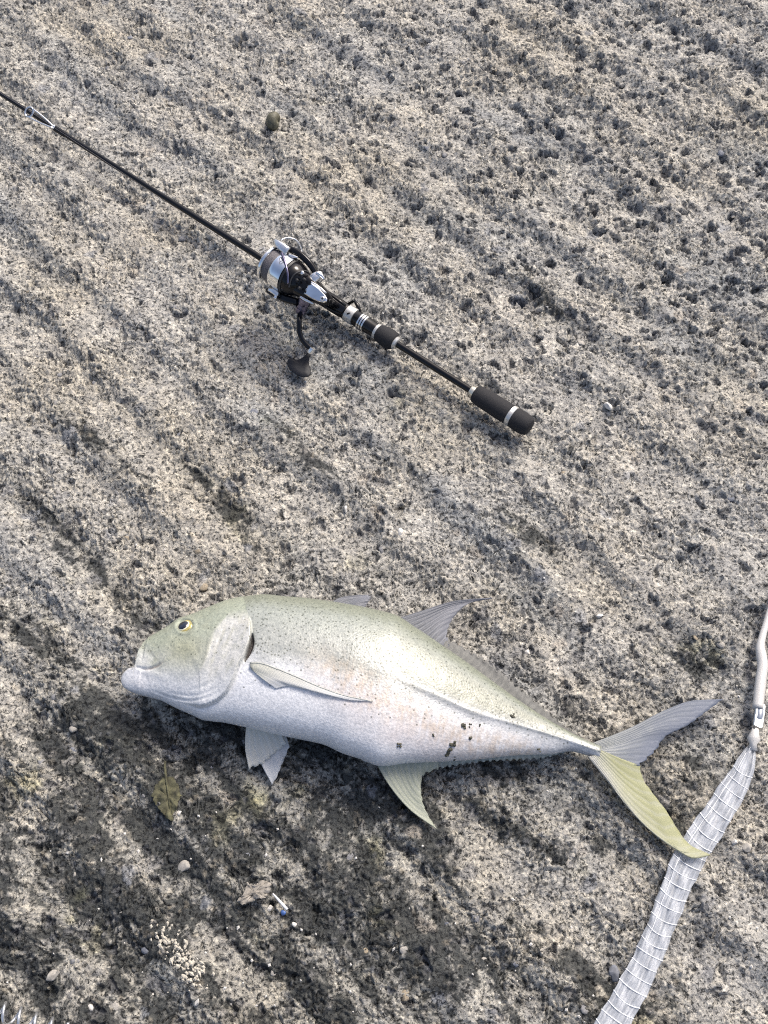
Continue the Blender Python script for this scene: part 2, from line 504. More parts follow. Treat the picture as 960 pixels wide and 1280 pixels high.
S_LIP = to_sn((173.5, 809))[0]; N_LIP = to_sn((173.5, 809))[1]
phi = np.linspace(0, 2 * np.pi, NR, endpoint=False)
fv = np.zeros((len(st), NR, 3))
for i in range(len(st)):
    dp, vp = to_px(st[i], ND[i]), to_px(st[i], NV[i])
    D3, V3 = at(dp[0], dp[1], ZM[i]), at(vp[0], vp[1], ZM[i])
    c3, h3 = (D3 + V3) / 2, (D3 - V3) / 2
    sn_ = np.sin(phi)
    prof = np.sign(sn_) * np.abs(sn_) ** (0.88 - 0.25 * float(smooth(60, 10, st[i])))
    fv[i] = c3 + np.cos(phi)[:, None] * h3
    zz_ = BT[i] * prof
    if st[i] < 26:
        nn = (ND[i] + NV[i]) / 2 + (ND[i] - NV[i]) / 2 * np.cos(phi)
        ndv = N_LIP - 0.7 * max(0.0, S_LIP - st[i])
        ev = np.clip((nn - (ndv + NV[i]) / 2) / max((ndv - NV[i]) / 2, 1), -1, 1)
        zf = BT[i] * (1 - ev * ev) ** 0.36 * np.sqrt(np.clip((ND[i] - nn) / 6.0, 0, 1))
        zz_ = np.sign(sn_) * zf
    fv[i, :, 2] += zz_
top = np.sin(phi)[None, :] * np.ones((len(st), 1))
zm_ = ZM[:, None]
mir = fv.copy(); mir[..., 2] = zm_ + np.abs(mir[..., 2] - zm_)
QX, QY = proj(mir)
def polyd(pts, qx=None, qy=None, ends=False):
    """distance to a polyline, side (+ left of travel on the picture) and how far along it (0..1)"""
    qx = QX if qx is None else qx; qy = QY if qy is None else qy
    best = np.full(qx.shape, 1e9); side = np.zeros(qx.shape); tt = np.zeros(qx.shape)
    pts = np.asarray(pts, float); n = len(pts) - 1
    for k in range(n):
        ax, ay = pts[k]; bx, by = pts[k+1]; ex, ey = bx - ax, by - ay
        t = np.clip(((qx - ax) * ex + (qy - ay) * ey) / (ex*ex + ey*ey), 0, 1)
        d = np.hypot(qx - ax - t * ex, qy - ay - t * ey)
        m = d < best
        best = np.where(m, d, best)
        side = np.where(m, np.sign(ex * (qy - ay) - ey * (qx - ax)), side)
        tt = np.where(m, (k + t) / n, tt)
    return best, side, tt
GILL = resample([(311,770),(314,782),(314.5,792),(312.5,803),(306,820),(298,834),(292,850),(283,866),(270,877.5),(250,884),(232,880)], 40)
gd, gs, gt = polyd(GILL)
ahead = np.where(gs > 0, gd, -gd)                   # + on the gill cover
fadeg = smooth(0.0, 0.06, gt) * (1 - smooth(0.85, 1.0, gt))
H = 0.0042 * np.where(ahead > 0, np.exp(-ahead / 20), 0) * fadeg * smooth(0, 1.5, ahead)
H -= 0.0014 * np.where(ahead <= 0, np.exp(ahead / 5), 0) * fadeg
slit_d, _, slit_t = polyd([(315.3,792),(315,803),(311.5,814),(306,825)])
slit = np.exp(-(slit_d / (0.6 + 1.8 * np.sin(np.pi * slit_t))) ** 2) * (ahead < 1.0)
H -= 0.0060 * slit
def crease(pts, depth_, width):
    d, s_, t_ = polyd(resample(pts, 24))
    return depth_ * np.exp(-(d / width) ** 2) * np.sin(np.pi * np.clip(t_, 0.03, 0.97)) ** 0.5
PREOP = [(276,779),(268,790),(263,806),(258,822),(251,838),(240,850)]
pd_, ps_, pt_ = polyd(resample(PREOP, 24)); pa = np.where(ps_ > 0, pd_, -pd_)
H += 0.0011 * smooth(-3, 3, pa) * np.exp(-np.clip(pa, 0, 99) / 14) * np.sin(np.pi * np.clip(pt_, .02, .98)) ** .5
H -= crease([(285,778),(276,797),(270,815),(262,836)], 0.0006, 3.2)
H -= crease([(300,780),(290,806),(278,834),(264,852)], 0.0006, 4.0)
H -= crease([(190,863),(214,872),(240,876),(262,872),(280,862)], 0.0010, 1.6)
H -= crease([(214,866),(240,870),(262,865),(278,855)], 0.0008, 1.5)
H -= crease([(236,862),(256,858),(274,846)], 0.0007, 1.4)
H -= crease([(169,833.5),(182,836),(194,833),(203,828)], 0.0024, 1.5)      # mouth line
H -= crease([(184,812),(191,822),(197,830)], 0.0003, 3.0)                # upper lip
H += crease([(176,838),(188,842),(202,846)], 0.0008, 4.0)
H -= crease([(203,812),(216,800),(222,794)], 0.0005, 2.0)
eye_d = np.hypot((QX - 231) / 12.0, (QY - 782) / 9.5)
H += 0.0008 * np.exp(-((eye_d - 1.05) / 0.25) ** 2)
H -= 0.0016 * smooth(1.0, 0.6, eye_d)
LAT = resample([(316,792),(350,793),(392,800),(430,813),(460,827),(503,850),(552,872),(595,891),(640,904),(690,919),(745,938)], 60)
ld, ls_, lt_ = polyd(LAT)
la = np.where(ls_ < 0, ld, -ld)                      # + on the back side
rear = smooth(0.35, 0.6, lt_)
H += 0.0010 * np.exp(-(ld / 2.2) ** 2) * rear
H -= 0.0007 * np.exp(-((la + 6) / 6.0) ** 2) * rear
H += 0.0005 * fbm(QX / 30, QY / 30, 3, 200) + 0.0006 * fbm(QX / 15 + 4, QY / 22, 3, 207) * smooth(-2, 6, ahead) * smooth(324, 310, QX)
H += 0.00020 * fbm(QX / 7, QY / 7, 2, 204) * smooth(0, 40, ahead)
w_up = smooth(0.05, 0.45, np.abs(top))
cz = np.where(top >= 0, 1.0, -1.0)
fv[..., 2] += cz * H * w_up
# skin colours, with darker lines along the mouth and plate edges
rel = (ND[:, None] - to_sn(np.stack([QX, QY], -1))[1]) / np.maximum(ND - NV, 4)[:, None]
rel = np.clip(rel, 0, 1)
def mixc(a, b, m): return a * (1 - m[..., None]) + np.array(b) * m[..., None]
K = np.ones(QX.shape + (3,)) * np.array((0.90, 0.915, 0.95))
nz1 = fbm(QX / 40, QY / 40, 3, 210); nz2 = fbm(QX / 9, QY / 9, 3, 214)
stre = perlin(QX / 3.2 + QY / 14, QY / 30, 217)
K = mixc(K, (0.43, 0.45, 0.43), smooth(0.60, 0.36, rel + 0.08 * nz1))
K = mixc(K, (0.39, 0.42, 0.385), smooth(0.34, 0.06, rel + 0.08 * nz1))
K = mixc(K, (0.29, 0.315, 0.255), smooth(0.13, 0.0, rel + 0.03 * nz2))
backr = smooth(0, 14, la) * smooth(430, 520, QX)
K = mixc(K, (0.36, 0.372, 0.318), 0.9 * backr * smooth(0.02, 0.2, rel))
pk = np.exp(-((la + 34) / 24) ** 2) * smooth(350, 440, QX) * (1 - smooth(640, 740, QX))
K = mixc(K, (0.60, 0.45, 0.30), np.clip(pk * (0.38 + 0.5 * nz2 + 0.35 * stre), 0, 0.6))
pk2 = np.exp(-((la + 62) / 26) ** 2) * smooth(360, 470, QX) * (1 - smooth(600, 700, QX))
K = mixc(K, (0.64, 0.52, 0.49), np.clip(pk2 * (0.28 + 0.3 * nz1), 0, 0.4))
gband = np.exp(-((la + 8) / 7.0) ** 2) * rear * smooth(470, 540, QX)
K = mixc(K, (0.34, 0.37, 0.41), 0.7 * gband)
# head
head = smooth(-2, 3, ahead) * (1 - smooth(318, 324, QX))
K = mixc(K, (0.53, 0.55, 0.50), head * smooth(0.10, 0.25, rel))
hy = smooth(0.44, 0.2, rel)
K = mixc(K, (0.40, 0.44, 0.35), head * hy * 0.85)
K = mixc(K, (0.42, 0.42, 0.24), head * 0.55 * np.exp(-(((QX - 232) / 26) ** 2 + ((QY - 812) / 16) ** 2)))
opc = head * np.exp(-(((QX - 288 + (QY - 810) * 0.35) / 19) ** 2 + ((QY - 812) / 34) ** 2))
opc = head * smooth(-4, 4, -pa + 1.5 * nz2) * smooth(0.08, 0.2, rel) * smooth(0.80, 0.62, rel)
K = mixc(K, (0.70, 0.70, 0.68), 0.9 * opc)
strk = perlin((QX + 0.38 * QY) / 5.0, (QY - 0.3 * QX) / 26, 222)
K = mixc(K, (0.50, 0.50, 0.42), opc * np.clip(0.9 * strk + 0.25 * nz2, 0, 0.6))
K = mixc(K, (0.34, 0.36, 0.26), head * smooth(-2, 4, pa) * np.clip(0.8 * nz2 + 0.3 * nz1, 0, 0.6) * smooth(0.8, 0.5, rel))
K = mixc(K, (0.36, 0.37, 0.31), head * 0.6 * np.exp(-((pa - 1.5) / 1.8) ** 2) * np.sin(np.pi * np.clip(pt_, .02, .98)))
K = mixc(K, (0.42, 0.44, 0.36), head * np.clip(0.7 * nz2, 0, 0.5))
K = mixc(K, (0.82, 0.84, 0.88), head * smooth(0.50, 0.8, rel + 0.05 * nz2) * 0.9)
K = mixc(K, (0.84, 0.84, 0.83), np.exp(-(((QX - 177) / 10) ** 2 + ((QY - 824) / 14) ** 2)) * 0.65)
K = mixc(K, (0.24, 0.18, 0.17), np.clip(crease([(168,834),(182,836.5),(194,833.5),(203,828)], 0.85, 1.3), 0, 1))
K = mixc(K, (0.30, 0.31, 0.29), np.clip(crease([(182,803),(190,817),(200,830),(200,846)], 0.5, 1.2), 0, 1))
K = mixc(K, (0.33, 0.34, 0.32), np.clip(crease([(196,812),(206,826),(207,842)], 0.35, 1.3), 0, 1))
K = mixc(K, (0.02, 0.003, 0.004), np.clip(slit * 2.2, 0, 1))
K = mixc(K, (0.80, 0.81, 0.84), smooth(200, 171, QX) * smooth(829, 836, QY))
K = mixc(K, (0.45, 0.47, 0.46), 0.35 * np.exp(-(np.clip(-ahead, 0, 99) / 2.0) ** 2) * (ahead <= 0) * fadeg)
speck = smooth(0.60, 0.30, rel + 0.06 * nz1) * smooth(0.0, 0.05, rel) * (0.25 + 0.75 * smooth(2, -6, ahead))
speck = np.maximum(speck, 0.35 * smooth(0.75, 0.5, rel) * (ahead < 0))

def mat_fish():
    m, N, L, P = mat_new("fish_skin")
    tc = N.new("ShaderNodeTexCoord")
    at_ = N.new("ShaderNodeAttribute"); at_.attribute_name = "skin"
    sp = N.new("ShaderNodeAttribute"); sp.attribute_name = "speck"
    vo = N.new("ShaderNodeTexVoronoi"); vo.inputs["Scale"].default_value = 300; vo.inputs["Randomness"].default_value = 1
    L.new(tc.outputs["Object"], vo.inputs["Vector"])
    r = N.new("ShaderNodeMapRange"); r.inputs[1].default_value = 0.34; r.inputs[2].default_value = 0.16
    L.new(vo.outputs["Distance"], r.inputs[0])
    sep = N.new("ShaderNodeSeparateColor"); L.new(vo.outputs["Color"], sep.inputs[0])
    gt_ = N.new("ShaderNodeMath"); gt_.operation = 'LESS_THAN'
    L.new(sep.outputs[0], gt_.inputs[0]); L.new(sp.outputs["Fac"], gt_.inputs[1])
    ml = N.new("ShaderNodeMath"); ml.operation = 'MULTIPLY'; L.new(r.outputs[0], ml.inputs[0]); L.new(gt_.outputs[0], ml.inputs[1])
    ml2 = N.new("ShaderNodeMath"); ml2.operation = 'MULTIPLY'; L.new(ml.outputs[0], ml2.inputs[0]); ml2.inputs[1].default_value = 0.68
    n = N.new("ShaderNodeTexNoise"); n.inputs["Scale"].default_value = 420; n.inputs["Detail"].default_value = 4
    L.new(tc.outputs["Object"], n.inputs["Vector"])
    rp = N.new("ShaderNodeValToRGB"); rp.color_ramp.elements[0].position = .3; rp.color_ramp.elements[1].position = .7
    rp.color_ramp.elements[0].color = (.78, .79, .79, 1); rp.color_ramp.elements[1].color = (1.16, 1.15, 1.12, 1)
    L.new(n.outputs["Fac"], rp.inputs[0])
    mu = N.new("ShaderNodeMix"); mu.data_type = 'RGBA'; mu.blend_type = 'MULTIPLY'; mu.inputs[0].default_value = 1
    L.new(at_.outputs["Color"], mu.inputs[6]); L.new(rp.outputs[0], mu.inputs[7])
    mx = N.new("ShaderNodeMix"); mx.data_type = 'RGBA'; mx.inputs[7].default_value = (0.07, 0.08, 0.06, 1)
    L.new(ml2.outputs[0], mx.inputs[0]); L.new(mu.outputs[2], mx.inputs[6])
    dk = N.new("ShaderNodeMix"); dk.data_type = 'RGBA'; dk.blend_type = 'MULTIPLY'; dk.inputs[0].default_value = 1; dk.inputs[7].default_value = (0.74, 0.74, 0.74, 1)
    L.new(mx.outputs[2], dk.inputs[6]); L.new(dk.outputs[2], P.inputs["Base Color"])
    P.inputs["Roughness"].default_value = 0.36
    P.inputs["Metallic"].default_value = 0.12
    P.inputs["Specular IOR Level"].default_value = 0.3
    P.inputs["Coat Weight"].default_value = 0.12; P.inputs["Coat Roughness"].default_value = 0.3
    P.inputs["Subsurface Weight"].default_value = 0.0
    v2 = N.new("ShaderNodeTexVoronoi"); v2.inputs["Scale"].default_value = 560; L.new(tc.outputs["Object"], v2.inputs["Vector"])
    hs = N.new("ShaderNodeMath"); hs.operation = 'ADD'; L.new(n.outputs["Fac"], hs.inputs[0]); L.new(v2.outputs["Distance"], hs.inputs[1])
    b = N.new("ShaderNodeBump"); b.inputs["Strength"].default_value = 0.22; b.inputs["Distance"].default_value = 0.0007
    L.new(hs.outputs[0], b.inputs["Height"]); L.new(b.outputs[0], P.inputs["Normal"])
    return m
M_FISH = mat_fish()
fbase = at(430, 870, 0.0)
fish = empty("fish", (fbase[0], fbase[1], 0.0), "silvery green trevally with a yellow lower tail lobe lying on its side", "fish")
FV = fv.reshape(-1, 3)
FF = grid_faces(len(st), NR, True)
FF.append(tuple(range(NR))[::-1]); FF.append(tuple((len(st) - 1) * NR + k for k in range(NR)))
body = mesh_obj("body", FV, FF, M_FISH, fish)
a_ = body.data.attributes.new("skin", 'FLOAT_COLOR', 'POINT')
a_.data.foreach_set("color", np.concatenate([np.clip(K, 0, 1), np.ones(K.shape[:2] + (1,))], -1).astype(np.float32).ravel())
a_ = body.data.attributes.new("speck", 'FLOAT', 'POINT')
a_.data.foreach_set("value", speck.astype(np.float32).ravel())
# looking up points on the upper flank
bN = np.empty(len(body.data.vertices) * 3, np.float32); body.data.vertices.foreach_get("normal", bN); bN = bN.reshape(-1, 3)
_sel = np.where((top.ravel() > 0.02))[0]
_sx, _sy = proj(FV[_sel])
def flank(px, py, off=0.0):
    i = _sel[np.argmin((_sx - px) ** 2 + (_sy - py) ** 2)]
    n = bN[i].astype(float)
    if n[2] < 0: n = -n
    # slide along the line of sight to the exact spot
    p = at(px, py, FV[i][2])
    return p + n * off, n

# eye
def disc_dome(c, n, rx, ry, h, axis, m=28, rings=7, r0=0.0):
    n = np.asarray(n) / np.linalg.norm(n)
    a = axis - n * axis.dot(n); a /= np.linalg.norm(a); b = np.cross(n, a)
    V = []
    for i in range(rings):
        q = r0 + (1 - r0) * i / (rings - 1)
        for k in range(m):
            w = 2 * math.pi * k / m
            V.append(c + a * rx * q * math.cos(w) + b * ry * q * math.sin(w) + n * h * math.sqrt(max(0, 1 - q * q)))
    F = grid_faces(rings, m, True)
    if r0 == 0: F.append(tuple(range(m)))
    for k in range(m):                      # skirt down into the head
        V.append(V[(rings - 1) * m + k] - n * 0.003)
    for k in range(m):
        F.append(((rings - 1) * m + k, (rings - 1) * m + (k + 1) % m, rings * m + (k + 1) % m, rings * m + k))
    return np.array(V), F
PXM = 1.0 / 1090
ec, en = flank(231.5, 782.5, -0.0006)
ax_e = np.array([1.0, 0.12, 0.0])
M_GOLD = mat_plain("iris_gold", (0.46, 0.38, 0.13), 0.25, 0.3, noise=0.35, scale=500, coat=0.8)
M_PALE = mat_plain("iris_pale", (0.78, 0.74, 0.55), 0.25, 0.2, noise=0.15, scale=500, coat=0.8)
M_PUPIL = mat_plain("pupil_black", (0.008, 0.010, 0.02), 0.08, 0.0, noise=0.1, coat=1.0)
eye = mesh_obj("eye", *disc_dome(ec, en, 9.8 * PXM, 8.6 * PXM, 0.0024, ax_e), M_GOLD, fish)
mesh_obj("iris_ring", *disc_dome(ec + en * 0.0007 - ax_e * 0.0010, en, 7.4 * PXM, 6.8 * PXM, 0.0022, ax_e), M_PALE, eye)
mesh_obj("pupil", *disc_dome(ec + en * 0.0016 - ax_e * 0.0012, en, 6.0 * PXM, 5.7 * PXM, 0.0018, ax_e), M_PUPIL, eye)

# fins: a sheet between four edges, with rays standing out of it
def mat_fin(name, c_base, c_edge, c_ray, nrays, alpha=0.86, along=0.0):
    m, N, L, P = mat_new(name)
    uv = N.new("ShaderNodeUVMap"); uv.uv_map = "UVMap"
    se = N.new("ShaderNodeSeparateXYZ"); L.new(uv.outputs[0], se.inputs[0])
    tc = N.new("ShaderNodeTexCoord")
    n = N.new("ShaderNodeTexNoise"); n.inputs["Scale"].default_value = 120; n.inputs["Detail"].default_value = 5
    L.new(tc.outputs["Object"], n.inputs["Vector"])
    a = N.new("ShaderNodeMath"); a.operation = 'MULTIPLY_ADD'; a.inputs[1].default_value = 0.5
    iu = N.new("ShaderNodeMath"); iu.operation = 'MULTIPLY_ADD'; iu.inputs[1].default_value = -along; iu.inputs[2].default_value = along * 0.75
    L.new(se.outputs[0], iu.inputs[0])
    sv = N.new("ShaderNodeMath"); sv.operation = 'ADD'; L.new(iu.outputs[0], sv.inputs[0]); L.new(se.outputs[1], sv.inputs[1])
    L.new(n.outputs["Fac"], a.inputs[0]); L.new(sv.outputs[0], a.inputs[2])
    g = N.new("ShaderNodeMapRange"); g.inputs[1].default_value = 0.2; g.inputs[2].default_value = 1.2; L.new(a.outputs[0], g.inputs[0])
    mx = N.new("ShaderNodeMix"); mx.data_type = 'RGBA'; mx.inputs[6].default_value = c_base + (1,); mx.inputs[7].default_value = c_edge + (1,)
    L.new(g.outputs[0], mx.inputs[0])
    k = N.new("ShaderNodeMath"); k.operation = 'MULTIPLY'; k.inputs[1].default_value = nrays * 6.2832; wob = N.new("ShaderNodeMath"); wob.operation = 'MULTIPLY_ADD'; wob.inputs[1].default_value = 0.10; L.new(n.outputs["Fac"], wob.inputs[0]); L.new(se.outputs[0], wob.inputs[2]); L.new(wob.outputs[0], k.inputs[0])
    c = N.new("ShaderNodeMath"); c.operation = 'COSINE'; L.new(k.outputs[0], c.inputs[0])
    r = N.new("ShaderNodeMapRange"); r.inputs[1].default_value = 0.2; r.inputs[2].default_value = 1.0; r.inputs[4].default_value = 0.45; L.new(c.outputs[0], r.inputs[0])
    mr = N.new("ShaderNodeMix"); mr.data_type = 'RGBA'; mr.inputs[7].default_value = c_ray + (1,)
    L.new(r.outputs[0], mr.inputs[0]); L.new(mx.outputs[2], mr.inputs[6])
    dk = N.new("ShaderNodeMix"); dk.data_type = 'RGBA'; dk.blend_type = 'MULTIPLY'; dk.inputs[0].default_value = 1; dk.inputs[7].default_value = (0.8, 0.8, 0.8, 1)
    L.new(mr.outputs[2], dk.inputs[6]); mr = dk
    L.new(mr.outputs[2], P.inputs["Base Color"])
    P.inputs["Roughness"].default_value = 0.5
    P.inputs["Specular IOR Level"].default_value = 0.3
    P.inputs["Alpha"].default_value = alpha
    tr = N.new("ShaderNodeBsdfTranslucent"); L.new(mr.outputs[2], tr.inputs[0])
    ms = N.new("ShaderNodeMixShader"); ms.inputs[0].default_value = 0.2
    out = N["Material Output"]
    L.new(P.outputs[0], ms.inputs[1]); L.new(tr.outputs[0], ms.inputs[2]); L.new(ms.outputs[0], out.inputs[0])
    return m
def fin(name, base, edge, lead, trail, mat, nrays, nu=None, nv=18, ray_h=0.0006, thick=0.0008, parent=fish, jag=0.0, wave=0.0008, curve_edge=True):
    """base/edge run along the body, lead/trail run outwards; points are (px, py, z)"""
    nu = nu or nrays * 6 + 1
    if not isinstance(base, np.ndarray): base = np.array([at(*p) for p in base])
    if not isinstance(edge, np.ndarray): edge = np.array([at(*p) for p in edge])
    if not isinstance(lead, np.ndarray): lead = np.array([at(*p) for p in lead])
    if not isinstance(trail, np.ndarray): trail = np.array([at(*p) for p in trail])
    B = resample(base, nu); E = resample(edge, nu, curve_edge); L_ = resample(lead, nv); R_ = resample(trail, nv)
    u = np.linspace(0, 1, nu)[:, None, None]; v = np.linspace(0, 1, nv)[None, :, None]
    S = (1 - v) * B[:, None] + v * E[:, None] + (1 - u) * L_[None] + u * R_[None] \
        - ((1-u)*(1-v)*B[0] + u*(1-v)*B[-1] + (1-u)*v*E[0] + u*v*E[-1])
    ph = np.cos(u[..., 0] * nrays * 2 * np.pi)
    S[..., 2] += ray_h * np.clip(ph, 0, 1) * (1 - 0.6 * v[..., 0]) + wave * np.sin(u[..., 0] * 9 + v[..., 0] * 4)
    if jag:
        jn = jag * (0.5 - 0.5 * ph) * (0.5 + RNG.random((nu, 1)))
        S -= (jn * smooth(0.75, 1.0, v[..., 0]))[..., None] * (E - B)[:, None] / (np.linalg.norm(E - B, axis=1)[:, None, None] + 1e-6)
    V = S.reshape(-1, 3); F = grid_faces(nu, nv)
    o = mesh_obj(name, V, F, mat, parent)
    ul = o.data.uv_layers.new(name="UVMap")
    li = np.empty(len(o.data.loops), np.int32); o.data.loops.foreach_get("vertex_index", li)
    uu = np.repeat(np.linspace(0, 1, nu), nv)[li]; vv = np.tile(np.linspace(0, 1, nv), nu)[li]
    ul.data.foreach_set("uv", np.stack([uu, vv], 1).astype(np.float32).ravel())
    md = o.modifiers.new("thickness", 'SOLIDIFY'); md.thickness = thick; md.offset = 0
    return o
M_FIN_D = mat_fin("dorsal_fin_skin", (0.17, 0.18, 0.20), (0.26, 0.27, 0.31), (0.34, 0.36, 0.40), 11)
M_FIN_D2 = mat_fin("dorsal_fringe_skin", (0.16, 0.165, 0.16), (0.22, 0.22, 0.21), (0.30, 0.30, 0.28), 22)
M_FIN_A = mat_fin("anal_fin_skin", (0.44, 0.47, 0.39), (0.50, 0.53, 0.43), (0.62, 0.64, 0.57), 9)
M_FIN_A2 = mat_fin("anal_fringe_skin", (0.40, 0.45, 0.42), (0.32, 0.36, 0.34), (0.60, 0.64, 0.62), 22)
M_TAIL_U = mat_fin("upper_tail_skin", (0.44, 0.46, 0.44), (0.19, 0.22, 0.29), (0.36, 0.39, 0.45), 12)
M_TAIL_L = mat_fin("lower_tail_skin", (0.60, 0.60, 0.56), (0.46, 0.47, 0.27), (0.54, 0.55, 0.44), 9, along=0.9)
M_PELV = mat_fin("pelvic_fin_skin", (0.84, 0.83, 0.74), (0.84, 0.83, 0.76), (0.95, 0.94, 0.90), 6)
M_PELV2 = mat_fin("far_pelvic_fin_skin", (0.72, 0.74, 0.74), (0.76, 0.78, 0.80), (0.88, 0.89, 0.88), 5)
M_PECT = mat_fin("pectoral_fin_skin", (0.56, 0.57, 0.49), (0.88, 0.89, 0.90), (0.64, 0.65, 0.60), 10)
# second dorsal: tall front lobe, then the long low fringe
fin("dorsal_fin", [(494,774,.033),(513,785,.033),(532,797,.032),(556,813,.031)], [(618,747,.020),(592,752,.021),(574,764,.022),(563,779,.024),(559,793,.027),(562,806,.029)],
    [(494,774,.033),(530,763,.030),(572,751,.025),(618,747,.020)], [(556,813,.031),(560,809,.030),(562,806,.029)], M_FIN_D, 11, jag=0.002)
fin("dorsal_fringe", [(546,806,.031),(584,832,.028),(617,856,.026),(655,883,.022),(691,906,.018),(724,924,.016)],
    [(553,793,.028),(570,803,.027),(600,820,.025),(632,845,.022),(668,875,.018),(700,902,.015),(727,922,.014)],
    [(546,806,.031),(550,799,.029),(553,793,.028)], [(724,924,.016),(726,923,.015),(727,922,.014)], M_FIN_D2, 22, jag=0.0025, nv=10)
fin("first_dorsal_fin", [(410,757,.036),(430,759,.036),(450,764,.036)], [(462,743,.032),(464,747,.033),(458,756,.034)],
    [(410,757,.036),(424,748,.034),(443,744.5,.033),(462,743,.032)], [(450,764,.036),(455,760,.035),(458,756,.034)], M_FIN_D, 5, jag=0.002)
fin("anal_fin", [(470,954,.030),(492,952,.030),(515,951,.029),(548,950,.028)], [(547,1037,.006),(536,1020,.008),(528,1000,.011),(526,982,.015),(530,969,.019),(548,962,.022)],
    [(470,954,.030),(487,983,.022),(512,1012,.013),(547,1037,.006)], [(548,950,.028),(548,957,.025),(548,962,.022)], M_FIN_A, 9, jag=0.003)
fin("anal_fringe", [(530,948,.029),(575,946,.026),(617,943,.024),(655,939,.021),(690,937,.017),(712,936,.016)],
    [(528,964,.022),(562,959,.020),(603,953,.018),(640,951,.016),(680,948,.014),(712,939,.014)],
    [(530,948,.029),(529,957,.025),(528,964,.022)], [(712,936,.016),(712,938,.015),(712,939,.014)], M_FIN_A2, 22, jag=0.0025, nv=10)
# tail: bluish upper lobe and yellow lower lobe
fin("upper_tail_lobe", [(738,930,.0195),(747,936,.0195),(752,944,.0185)], [(904,874,.010),(884,889,.011),(861,906,.011),(832,921,.011),(820,938,.012),(799,958,.013)],
    [(738,930,.0195),(790,909,.016),(832,887.5,.013),(868,875.5,.011),(904,874,.010)], [(752,944,.0185),(772,952,.016),(799,958,.013)], M_TAIL_U, 12, nv=26, jag=0.0020, thick=0.0014, ray_h=.0003, wave=.0004)
fin("lower_tail_lobe", [(752,938,.0195),(744,944,.0195),(735,946,.0185)], [(800,957,.013),(803,972,.012),(816,992,.011),(832,1013,.010),(847,1037,.010),(862,1056,.011),(888,1069,.013)],
    [(752,938,.0195),(775,948,.016),(800,957,.013)], [(735,946,.0185),(762,979,.016),(790,1014,.014),(818,1042,.013),(846,1062,.013),(868,1073,.014),(888,1069,.013)],
    M_TAIL_L, 9, nv=26, jag=0.0008, thick=0.0014, ray_h=.0003, wave=.0003)
# pelvic pair
fin("pelvic_fin", [(308,903,.026),(318,905,.026),(334,908,.026)], [(311,962,.006),(317,959,.007),(325,957,.008),(341,944,.011),(358,930,.014)],
    [(308,903,.026),(306.5,932,.015),(311,962,.006)], [(334,908,.026),(348,914,.020),(358,930,.014)], M_PELV, 6, jag=0.0015, nv=14, ray_h=.0007)
fin("pelvic_fin", [(322,905,.020),(332,907,.020),(345,911,.020)], [(340,981,.003),(347,970,.005),(355,950,.007),(362,934,.009)],
    [(322,905,.020),(324,945,.010),(340,981,.003)], [(345,911,.020),(356,918,.014),(362,934,.009)], M_PELV2, 5, jag=0.0010, nv=14)
# pectoral, folded back along the flank
def on_flank(pts, off): return np.array([flank(p[0], p[1], o_)[0] for p, o_ in zip(pts, off)])
le = [(313,829),(325,829.5),(345,836),(372,847),(400,859),(432,870),(466,877)]
te = [(316,838),(330,850),(345,861)]
ed = [(345,861),(360,858),(384,862),(420,871),(444,876),(466,877)]
P_le = on_flank(le, [.0008, .0015, .0016, .0015, .0014, .0012, .0008])
P_ba = on_flank([(313,829),(313.5,834),(316,838)], [.0022, .0022, .0018])
P_te = on_flank(te, [.0018, .0022, .0016])
P_ed = on_flank(ed[::-1], [.0008, .0010, .0012, .0012, .0010, .0008])
P_le[-1] = P_ed[0]; P_te[-1] = P_ed[-1]; P_ba[0] = P_le[0]; P_ba[-1] = P_te[0]
fin("pectoral_fin", P_ba, P_ed, P_le, P_te, M_PECT, 10, nv=24, ray_h=.00012, wave=0.0)
M_DARK_EDGE = mat_plain("fin_edge_grey", (0.36, 0.37, 0.34), 0.4, noise=0.2)
v_, f_ = tube(resample(P_le, 40) + np.array([0, 0, .0003]), np.linspace(.0008, .0004, 40), 8)
mesh_obj("fin_spine", v_, f_, M_DARK_EDGE, fish)
# the small keel spines before the anal fin
for px, py in ((446, 944), (453, 948)):
    q = at(px, py, .030)
    v_, f_ = tube(np.array([q, at(px + 5, py + 3, .028), at(px + 10, py + 5.5, .026)]), [.0016, .0012, .0003], 8)
    mesh_obj("spine", v_, f_, M_PELV2, fish)

# ------------------------------------------------------------------ the fishing rod
M_BLANK = mat_plain("blank_gloss_black", (0.004, 0.004, 0.005), 0.10, noise=0.2, coat=0.0, scale=90, spec=0.35)
M_EVA = mat_plain("foam_charcoal", (0.020, 0.020, 0.022), 0.8, noise=0.25, scale=900, bump=0.3, spec=0.3)
M_SEAT = mat_plain("seat_black", (0.007, 0.007, 0.008), 0.22, noise=0.2, spec=0.35)
M_SILV = mat_plain("brushed_silver", (0.78, 0.78, 0.77), 0.22, 1.0, noise=0.10, scale=300)
M_RINGW = mat_plain("silver_white", (0.56, 0.55, 0.52), 0.35, 0.55, noise=0.1, scale=300)
M_GOLDT = mat_plain("pale_trim", (0.66, 0.62, 0.52), 0.35, 0.7, noise=0.1)
R0, R1 = at(656, 530.5, 0.0150), at(0, 117, 0.0150)
RD = (R1 - R0) / np.linalg.norm(R1 - R0)
def rod_s(px):
    lo, hi = -0.1, 1.2
    for _ in range(50):
        m = (lo + hi) / 2
        if proj(R0 + RD * m)[0] > px: lo = m
        else: hi = m
    return lo
rod = empty("fishing_rod", (R0[0], R0[1], 0), "slim black fishing rod with charcoal foam butt grip and silver trim rings", "fishing rod")
